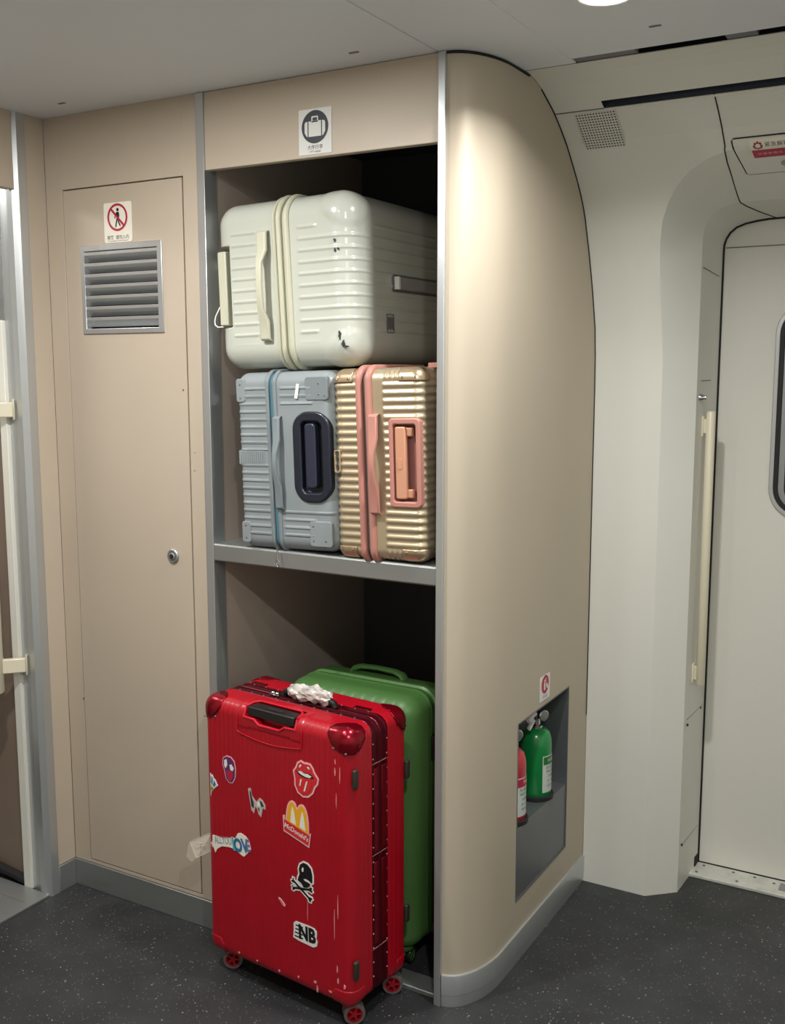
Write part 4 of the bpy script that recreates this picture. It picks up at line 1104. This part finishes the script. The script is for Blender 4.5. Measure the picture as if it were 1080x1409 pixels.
# pale grey case
gy = thing('suitcase', 'pale blue-grey ribbed suitcase on the shelf with a navy trolley handle', 'suitcase', (0.7735, 0.29, 1.0435), (0, ROLL, 0), group='suitcases in and before the rack')
W_, L_, H_ = 0.280, 0.60, 0.423
hx, hy, hz, r_ = W_/2, L_/2, H_/2, 0.030; ctr = (0, 0, hz)
ZX = -0.028                             # zip position in x
TX0, TX1, TZ0, TZ1 = 0.030, 0.134, -0.094, 0.118     # trolley recess
def inside(x, z, x0, x1, z0, z1, r, e_=0.003):
    dx = abs(x-(x0+x1)/2)-((x1-x0)/2-r); dz = abs(z-(z0+z1)/2)-((z1-z0)/2-r)
    dd_ = hypot(max(dx, 0), max(dz, 0))+min(max(dx, dz), 0)-r
    return 1-sstep(-e_, e_, dd_)
def gy_disp(p, n):
    side = n.y < -0.55
    q_ = (p.z/0.0182) % 1.0
    rib = 0.0024*(1-sstep(0.10, 0.22, abs(q_-0.5)))
    m_ = 1.0
    if abs(p.z) > hz-0.030: m_ = 0
    if p.y < -hy+0.02:
        if ZX-0.018 < p.x < ZX+0.024: m_ = 0
        if p.x < ZX and abs(p.z-0.010) < 0.017: m_ = 0
        if p.x > ZX+0.02 and -0.115 < p.z < 0.135: m_ = 0
        if p.x < -hx+0.030 and abs(p.z) > hz-0.070: m_ = 0
        if p.x > hx-0.055 and abs(p.z) > hz-0.080: m_ = 0
    m_ *= 1-sstep(0.55, 0.85, abs(n.x))*0.75
    d_ = rib*m_
    w_ = n*d_
    if p.y < -hy+0.06 and n.y < -0.3: w_ += Vector((0, 0.020, 0))*inside(p.x, p.z, TX0+0.022, TX1-0.022, TZ0+0.022, TZ1-0.022, 0.012)
    return w_
xs, ys, zs = ax(hx, r_, 0.0045), ax(hy, r_, 0.06), ax(hz, r_, 0.0021)
xl = sorted(set(xs+[ZX-0.006, ZX+0.006]))
rbox(MB(), hx, hy, hz, r_, xl, ys, zs, lambda x, y, z: x < ZX-0.006, gy_disp, ctr).build('left_shell', GREYP, gy, world=False, angle=40)
rbox(MB(), hx, hy, hz, r_, xl, ys, zs, lambda x, y, z: x > ZX+0.006, gy_disp, ctr).build('right_shell', GREYP, gy, world=False, angle=40)
rbox(MB(), hx, hy-0.0015, hz-0.0015, r_-0.001, [-hx, ZX-0.0065, ZX+0.0065, hx], ax(hy-.0015, r_-.001, .05), ax(hz-.0015, r_-.001, .05), lambda x, y, z: abs(x-ZX) < 0.006, None, ctr).build('zip_tape', TEALZIP, gy, world=False)
def band_path(x, hy, hz, r_, d, n_=8, back=0.25):
    pts = []
    Yb = -hy+back
    pts.append((x, Yb, -hz-d))
    for k in range(n_+1):
        a = radians(-90-90*k/n_); pts.append((x, -hy+r_+(r_+d)*cos(a), -hz+r_+(r_+d)*sin(a)))
    for k in range(n_+1):
        a = radians(180-90*k/n_); pts.append((x, -hy+r_+(r_+d)*cos(a), hz-r_+(r_+d)*sin(a)))
    pts.append((x, Yb, hz+d))
    return [(p_[0]+0.004*sin((p_[2]+hz)/(2*hz)*pi*2), p_[1], p_[2]+ctr[2]) for p_ in pts]
for x in (ZX-0.010, ZX+0.011):
    MB().tube(band_path(x, hy, hz, r_, 0.001), 0.0055, 10).build('zip_piping', GREYTRIM, gy, world=False)
hd = MB()
def carry(x, zc, half, hy, wid, thick, stand, end=0.055):
    m_ = MB()
    path = [(x, -hy+0.0, zc+half), (x, -hy-0.008, zc+half-0.004), (x+0.001, -hy-0.011, zc+half-end), (x+0.002, -hy-stand, zc+half-end-0.03), (x+0.002, -hy-stand-0.002, zc), (x+0.002, -hy-stand, zc-half+end+0.03), (x+0.001, -hy-0.011, zc-half+end), (x, -hy-0.008, zc-half+0.004), (x, -hy, zc-half)]
    wd = [wid, wid, wid, wid*0.62, wid*0.55, wid*0.62, wid, wid, wid]
    rows = []
    for (px, py, pz), w__ in zip(path, wd):
        rows.append([(px-w__, py, pz), (px-w__*0.8, py-thick*.5, pz), (px+w__*0.8, py-thick*.5, pz), (px+w__, py, pz), (px+w__*0.8, py+thick*.5, pz), (px-w__*0.8, py+thick*.5, pz)])
    m_.grid(rows, closed=True)
    m_.add(rows[0], [tuple(range(6))]); m_.add(rows[-1], [tuple(range(5, -1, -1))])
    return m_
carry(-0.0105, hz+0.010-0.012, 0.110, hy+0.003, 0.0105, 0.008, 0.022).build('carry_handle', GREYTRIM, gy, world=False, bevel=0.0015)
fy = (Vector((0, -hy, hz)), X, Z, -Y)
ro, ri = rrect(TX1-TX0, TZ1-TZ0, 0.042, 8, (TX0+TX1)/2, (TZ0+TZ1)/2), rrect(TX1-TX0-0.046, TZ1-TZ0-0.046, 0.014, 8, (TX0+TX1)/2, (TZ0+TZ1)/2)
tf = MB().ring(ro, ri, *fy, -0.016, 0.006).build('trolley_frame', NAVY, gy, world=False, bevel=0.004, seg=3)
MB().prism(rrect(TX1-TX0-0.044, TZ1-TZ0-0.044, 0.013, 6, (TX0+TX1)/2, (TZ0+TZ1)/2), *fy, -0.019, -0.0155).build('recess_floor', BLACKP, tf, world=False)
MB().prism(rrect(0.030, TZ1-TZ0-0.060, 0.010, 6, (TX0+TX1)/2-0.004, (TZ0+TZ1)/2+0.003), *fy, -0.015, 0.004).build('trolley_handle', mat('slate_navy_plastic', rgb(38, 43, 60), 0.35), gy, world=False, bevel=0.004, seg=3)
def guard(x0, x1, z0, z1, m_, parent, riv, rm=CHROME, d=0.0022):
    g_ = MB().prism(rrect(x1-x0, z1-z0, 0.007, 4, (x0+x1)/2, (z0+z1)/2), *fy, -0.012, d).build('corner_guard', m_, parent, world=False, bevel=0.0015)
    rr_ = MB()
    for x, z in riv: rr_.lathe([(0.0026, 0), (0.0020, 0.0012), (0, 0.0016)], (x, fy[0].y-d, fy[0].z+z), -Y, 10, cap=False)
    build_each(rr_, 'rivet', rm, g_)
guard(-hx+0.008, -hx+0.034, hz-0.070, hz-0.014, GREYP, gy, ((-hx+0.02, hz-0.028), (-hx+0.02, hz-0.060)), INKGREY)
guard(-hx+0.008, -hx+0.034, -hz+0.014, -hz+0.066, GREYP, gy, ((-hx+0.02, -hz+0.026), (-hx+0.02, -hz+0.056)), INKGREY)
guard(hx-0.072, hx-0.010, -hz+0.014, -hz+0.074, GREYP, gy, ((hx-0.062, -hz+0.028), (hx-0.062, -hz+0.062), (hx-0.028, -hz+0.028)), INKGREY)
guard(hx-0.072, hx-0.010, hz-0.068, hz-0.014, GREYTRIM, gy, ((hx-0.034, hz-0.030), (hx-0.034, hz-0.055), (hx-0.018, hz-0.058)), CHROME)
npl = MB().prism(rrect(0.076, 0.034, 0.003, 3, -hx+0.046, 0.010), *fy, -0.001, 0.0008)
for k in range(11): npl.prism(rrect(0.0028, 0.028, 0.001, 2, -hx+0.014+k*0.0064, 0.010), *fy, 0.0006, 0.0022)
npl.build('name_plate', GREYP, gy, world=False, smooth=False)
pu = MB(); pu.tube([(ZX+0.004, -hy-0.005, 0.006), (ZX+0.006, -hy-0.012, 0.000), (ZX+0.007, -hy-0.013, -0.022)], 0.0018, 8)
pu.tube([(ZX+0.007+0.004*cos(2*pi*k/14), -hy-0.013, -0.030+0.009*sin(2*pi*k/14)) for k in range(14)], 0.0012, 6, closed=True)
pu.build('zip_puller', CHROME, gy, world=False)
tg = MB(); tg.obox((0.046, -hy-0.003, hz+0.165), (0.004, 0.001, 0.017), Matrix.Rotation(radians(12), 3, 'Y')); tg.build('luggage_tag', WSTICK, gy, world=False)

# champagne case
gd = thing('suitcase', 'champagne metallic suitcase with deep ribs and dusty pink trim on the shelf', 'suitcase', (1.0305, 0.288, 1.0435), (0, ROLL, 0), group='suitcases in and before the rack')
W_, L_, H_ = 0.232, 0.60, 0.430
hx, hy, hz, r_ = W_/2, L_/2, H_/2, 0.026; ctr = (0, 0, hz)
ZX = -0.028
TX0, TX1, TZ0, TZ1 = 0.033, 0.112, -0.092, 0.105
def gd_disp(p, n):
    s_ = n.x**4+n.y**4; z4 = n.z**4
    rz = 0.0016*cos(2*pi*p.z/0.0178); rx = 0.0016*cos(2*pi*p.x/0.0130)
    k = sstep(hz-0.026, hz-0.020, abs(p.z))
    d_ = rz*(1-k)+rx*k
    if p.y < -hy+0.02 and abs(p.x-0.002) < 0.018: d_ *= 0
    w_ = n*d_
    if p.y < -hy+0.06 and n.y < -0.3: w_ += Vector((0, 0.022, 0))*inside(p.x, p.z, TX0+0.008, TX1-0.008, TZ0+0.010, TZ1-0.010, 0.008)
    return w_
xs, ys, zs = ax(hx, r_, 0.0030), ax(hy, r_, 0.06), ax(hz, r_, 0.0021)
xl = sorted(set(xs+[ZX-0.006, ZX+0.006]))
rbox(MB(), hx, hy, hz, r_, xl, ys, zs, lambda x, y, z: x < ZX-0.006, gd_disp, ctr).build('left_shell', GOLDP, gd, world=False, angle=50)
rbox(MB(), hx, hy, hz, r_, xl, ys, zs, lambda x, y, z: x > ZX+0.006, gd_disp, ctr).build('right_shell', GOLDP, gd, world=False, angle=50)
rbox(MB(), hx, hy-0.003, hz-0.003, r_-0.002, [-hx, ZX-0.0065, ZX+0.0065, hx], ax(hy-.003, r_-.002, .05), ax(hz-.003, r_-.002, .05), lambda x, y, z: abs(x-ZX) < 0.006, None, ctr).build('zip_teeth', ZIPGREY, gd, world=False)
for x in (ZX-0.0125, ZX+0.0125):
    MB().tube(band_path(x, hy, hz, r_, 0.001), 0.0085, 12).build('zip_piping', PINKP, gd, world=False)
carry(-0.0015, hz+0.003, 0.112, hy+0.004, 0.0125, 0.010, 0.020).build('carry_handle', PINKP, gd, world=False, bevel=0.0015)
fy = (Vector((0, -hy, hz)), X, Z, -Y)
ro, ri = rrect(TX1-TX0, TZ1-TZ0, 0.010, 6, (TX0+TX1)/2, (TZ0+TZ1)/2), rrect(TX1-TX0-0.022, TZ1-TZ0-0.026, 0.006, 6, (TX0+TX1)/2, (TZ0+TZ1)/2)
tf = MB().ring(ro, ri, *fy, -0.018, 0.005).build('trolley_frame', PINKP, gd, world=False, bevel=0.003, seg=3)
MB().prism(rrect(TX1-TX0-0.020, TZ1-TZ0-0.024, 0.006, 4, (TX0+TX1)/2, (TZ0+TZ1)/2), *fy, -0.022, -0.0175).build('recess_floor', mat('dusky_pink_shadow_plastic', rgb(150, 100, 92), 0.5), tf, world=False)
hm = MB().prism(rrect(0.026, 0.160, 0.005, 4, TX0+0.029, (TZ0+TZ1)/2), *fy, -0.010, 0.005)
for z in (0.068, -0.068): hm.prism(rrect(0.018, 0.020, 0.003, 3, TX0+0.047, (TZ0+TZ1)/2+z), *fy, -0.014, -0.002)
thg = hm.build('trolley_handle', PEACH, gd, world=False, bevel=0.003)
MB().prism(rrect(0.012, 0.024, 0.004, 4, TX0+0.028, 0.005), *fy, 0.0052, 0.0062).build('release_button', PEACH, thg, world=False, bevel=0.0004)
ux, uy, uz = ax(hx+0.001, r_+0.001, 0.003), ax(hy+0.001, r_+0.001, 0.02), ax(hz+0.001, r_+0.001, 0.003)
uy = sorted(set(uy+[-hy+r_+0.004*k for k in range(1, 10)]))
for sx in (-1, 1):
    for sz_ in (-1, 1):
        def kp_(x, y, z, sx=sx, sz_=sz_):
            return hx-sx*x < 0.056 and hz-sz_*z < 0.030 and y+hy < 0.040
        cp = rbox(MB(), hx+0.002, hy+0.002, hz+0.002, r_+0.001, ux, uy, uz, kp_, None, ctr).build('corner_cap', GOLDCAP, gd, world=False, angle=60, solid=0.001)
        rr_ = MB()
        for a in (0.046, 0.014): rr_.lathe([(0.003, 0), (0.0022, 0.0014), (0, 0.0018)], (sx*(hx-a), -hy-0.0018, hz+sz_*(hz-0.022)), -Y, 10, cap=False)
        build_each(rr_, 'cap_rivet', CHROME, cp)
cl = MB().ring(rrect(0.016, 0.052, 0.004, 4, -hx+0.012, 0.008), rrect(0.010, 0.046, 0.003, 4, -hx+0.012, 0.008), *fy, -0.002, 0.004).build('clasp', GOLDP, gd, world=False, bevel=0.0006)
MB().box((hx-0.028, -hy+0.085, 2*hz-0.002), (hx-0.002, -hy+0.18, 2*hz+0.010)).build('side_handle', PINKP, gd, world=False, bevel=0.002)

# white case on top
wh = thing('suitcase', 'large glossy white suitcase lying on top of the two cases on the shelf', 'suitcase', (0.7645, 0.345, 1.4755), (0, ROLL, 0), group='suitcases in and before the rack')
W_, L_, H_ = 0.396, 0.69, 0.390
hx, hy, hz, r_ = W_/2, L_/2, H_/2, 0.052; ctr = (0, 0, hz)
ZX = 0.007
def wh_disp(p, n):
    zz = p.z-0.002
    q_ = (zz/0.0262) % 1.0
    rib = 0.0024*(1-sstep(0.06, 0.17, abs(q_-0.5)))
    m_ = 1.0
    if abs(p.z) > hz-0.055: m_ = 0
    if p.y < -hy+0.03 and ZX-0.075 < p.x < ZX+0.045: m_ = 0
    if p.x > hx-0.10 and p.y < -hy+0.10 and abs(p.z) > hz-0.085: m_ = 0
    if n.x < -0.6: m_ = 0
    if p.x < -hx+0.060 and p.y < -hy+0.06: m_ = 0
    d_ = rib*m_
    # swollen smooth corners
    if p.x > 0:
        dd_ = sqrt((hx-p.x)**2*0.8+(-hy-p.y)**2*0.8+(hz-abs(p.z))**2)
        d_ += 0.0032*(1-sstep(0.070, 0.090, dd_))
    w_ = n*d_
    # trolley notch at the left edge
    kx = 1-sstep(-hx+0.043, -hx+0.047, p.x); kz = sstep(-0.096, -0.090, p.z)*(1-sstep(0.090, 0.096, p.z)); ky = 1-sstep(-hy+0.06, -hy+0.07, p.y)
    return w_+Vector((0.032, 0.022, 0))*kx*kz*ky
xs, ys, zs = ax(hx, r_, 0.0040), ax(hy, r_, 0.010), ax(hz, r_, 0.0022)
xl = sorted(set(xs+[ZX-0.014, ZX+0.014]))
rbox(MB(), hx, hy, hz, r_, xl, ys, zs, lambda x, y, z: x < ZX-0.014, wh_disp, ctr).build('left_shell', WHITEP, wh, world=False, angle=50)
whs = rbox(MB(), hx, hy, hz, r_, xl, ys, zs, lambda x, y, z: x > ZX+0.014, wh_disp, ctr).build('right_shell', WHITEP, wh, world=False, angle=50)
rbox(MB(), hx, hy-0.002, hz-0.002, r_-0.002, [-hx, ZX-0.0145, ZX+0.0145, hx], ax(hy-.002, r_-.002, .05), ax(hz-.002, r_-.002, .05), lambda x, y, z: abs(x-ZX) < 0.014, None, ctr).build('zip_tape', CREAMP, wh, world=False)
for x, rr_ in ((ZX-0.018, 0.0050), (ZX-0.004, 0.0075), (ZX+0.018, 0.0075)):
    MB().tube(band_path(x, hy, hz, r_, 0.001), rr_, 10).build('zip_piping', CREAMP, wh, world=False)
carry(-0.041, hz-0.006, 0.126, hy+0.004, 0.0145, 0.010, 0.026, 0.045).build('carry_handle', CREAMP, wh, world=False, bevel=0.002)
fy = (Vector((0, -hy, hz)), X, Z, -Y)
thw = MB(); thw.obox((-hx+0.026, -hy+0.010, hz-0.003), (0.0125, 0.010, 0.087), Matrix.Identity(3)); thw.build('trolley_handle', CREAMP, wh, world=False, bevel=0.003)
MB().tube([(-hx+0.014, -hy+0.002, hz-0.045), (-hx+0.002, -hy-0.001, hz-0.066), (-hx-0.001, -hy-0.002, hz-0.078), (-hx+0.000, -hy-0.002, hz-0.087), (-hx+0.008, -hy-0.002, hz-0.093), (-hx+0.024, -hy-0.002, hz-0.093)], 0.0016, 8).build('tag_string', WSTICK, wh, world=False)
fr = (Vector((hx, 0, hz)), Y, Z, X)
hdl = MB(); hdl.prism(rrect(0.24, 0.030, 0.003, 3, -hy+0.30, -0.003), *fr, 0.0, 0.014)
sl = hdl.build('side_handle', mat('pale_grey_handle', rgb(150, 150, 146), 0.4), wh, world=False, bevel=0.003)
MB().prism(rrect(0.008, 0.030, 0.002, 3, -hy+0.182, -0.003), *fr, 0.0, 0.015).build('handle_end', WSTICK, sl, world=False)
MB().ring(rrect(0.26, 0.040, 0.004, 3, -hy+0.30, -0.003), rrect(0.246, 0.034, 0.003, 3, -hy+0.30, -0.003), *fr, -0.001, 0.0035).build('handle_surround', INKGREY, sl, world=False)
stn = MB(); stn.ring(rrect(0.034, 0.044, 0.003, 3, -hy+0.155, -0.098), rrect(0.030, 0.040, 0.002, 3, -hy+0.155, -0.098), *fr, 0.002, 0.0034)
for k in range(5): stn.prism([(-hy+0.142+k*0.006, -0.115+0.006*(k % 2)), (-hy+0.146+k*0.006, -0.112), (-hy+0.146+k*0.006, -0.082), (-hy+0.142+k*0.006, -0.086)], *fr, 0.0024, 0.0036)
stn.build('scribble_mark', INKGREY, wh, world=False)
scf = MB()
for x, z, w__, h__ in ((0.158, -0.128, 0.0035, 0.012), (0.166, -0.146, 0.004, 0.008), (0.170, -0.152, 0.006, 0.003), (0.152, 0.083, 0.003, 0.005), (0.152, 0.061, 0.0025, 0.005), (0.160, 0.063, 0.002, 0.003)):
    pl = [(x+w__*cos(a)*random.uniform(.3, 1.2), z+h__*sin(a)*random.uniform(.5, 1.1)) for a in [2*pi*k/11 for k in range(11)]]
    scf.prism(pl, *fy, -0.012, 0.0034 if z < 0 else 0.0026)
build_each(scf, 'scuff_mark', INKDARK, whs)

# parts that look different from the rest of their case
for root_ in (red, grn, gy, gd, wh):
    for ch_ in root_.children:
        if ch_.name.split('.')[0] in ('trolley_handle', 'trolley_frame', 'carry_handle', 'side_handle', 'zip_piping', 'zip_tape', 'zip_teeth', 'zip_band', 'frame', 'corner_cap', 'combination_lock') and ch_.type == 'MESH':
            a_ = ch_.data.materials[0].name.replace('_', ' '); p_ = ch_.name.split('.')[0].replace('_', ' ')
            ch_['label'] = a_ if p_ in a_ else a_+' '+p_
# ------------------------------------------------------------------ lights
def area(name, loc, size, power, color=(1, 1, 1), rot=(0, 0, 0), shape='DISK', sy=None, spread=180):
    l = bpy.data.lights.new(name, 'AREA'); l.shape = shape; l.size = size
    if sy: l.size_y = sy
    l.energy = power; l.color = color; l.spread = radians(spread)
    o = bpy.data.objects.new(name, l); COL.objects.link(o); o.location = loc; o.rotation_euler = rot
    return o
WARM = (1.0, 0.99, 0.96)
area('downlight_lamp', (LXc, LYc, H-0.008), 0.075, 10.5, WARM, spread=150)
# more downlights out of the picture; the last is an added fill light
for i, (x, y, pw) in enumerate(((0.66, -0.76, 18.0), (1.05, -1.12, 3.0), (2.15, -1.55, 22.0))):
    t_ = thing('ceiling_downlight', ['round ceiling downlight in front of the luggage rack header', 'round ceiling downlight in the middle of the vestibule', 'round ceiling downlight in the half of the vestibule opposite the white door'][i], 'ceiling light', (x, y, H))
    MB().lathe([(0.052, -0.0002), (0.052, 0.003), (0.048, 0.0045), (0.041, 0.003), (0.041, -0.0002)], (x, y, H), -Z, 40, cap=False).build('trim_ring', WHITESTRIP, t_)
    MB().lathe([(0.0405, 0.0004), (0.0405, 0.0015), (0.03, 0.0035), (0.0, 0.0045)], (x, y, H), -Z, 40, cap=False).build('lens', LENS, t_)
    area('downlight_lamp', (x, y, H-0.008), 0.075, pw, WARM)
area('saloon_fill', (-0.55, -0.45, H-0.03), 0.3, 7.0, (1.0, 0.98, 0.94))  # added unseen fill, brightens the left doorway and its metal edge

wd = bpy.data.worlds.new('world'); wd.use_nodes = True; scene.world = wd
wd.node_tree.nodes['Background'].inputs['Color'].default_value = (0.9, 0.95, 1.0, 1)
wd.node_tree.nodes['Background'].inputs['Strength'].default_value = 0.1

vs_ = scene.view_settings
scene.display_settings.display_device = 'sRGB'
vs_.view_transform = 'Standard'; vs_.look = 'None'; vs_.gamma = 1.0; vs_.exposure = 0.0
vs_.use_curve_mapping = False
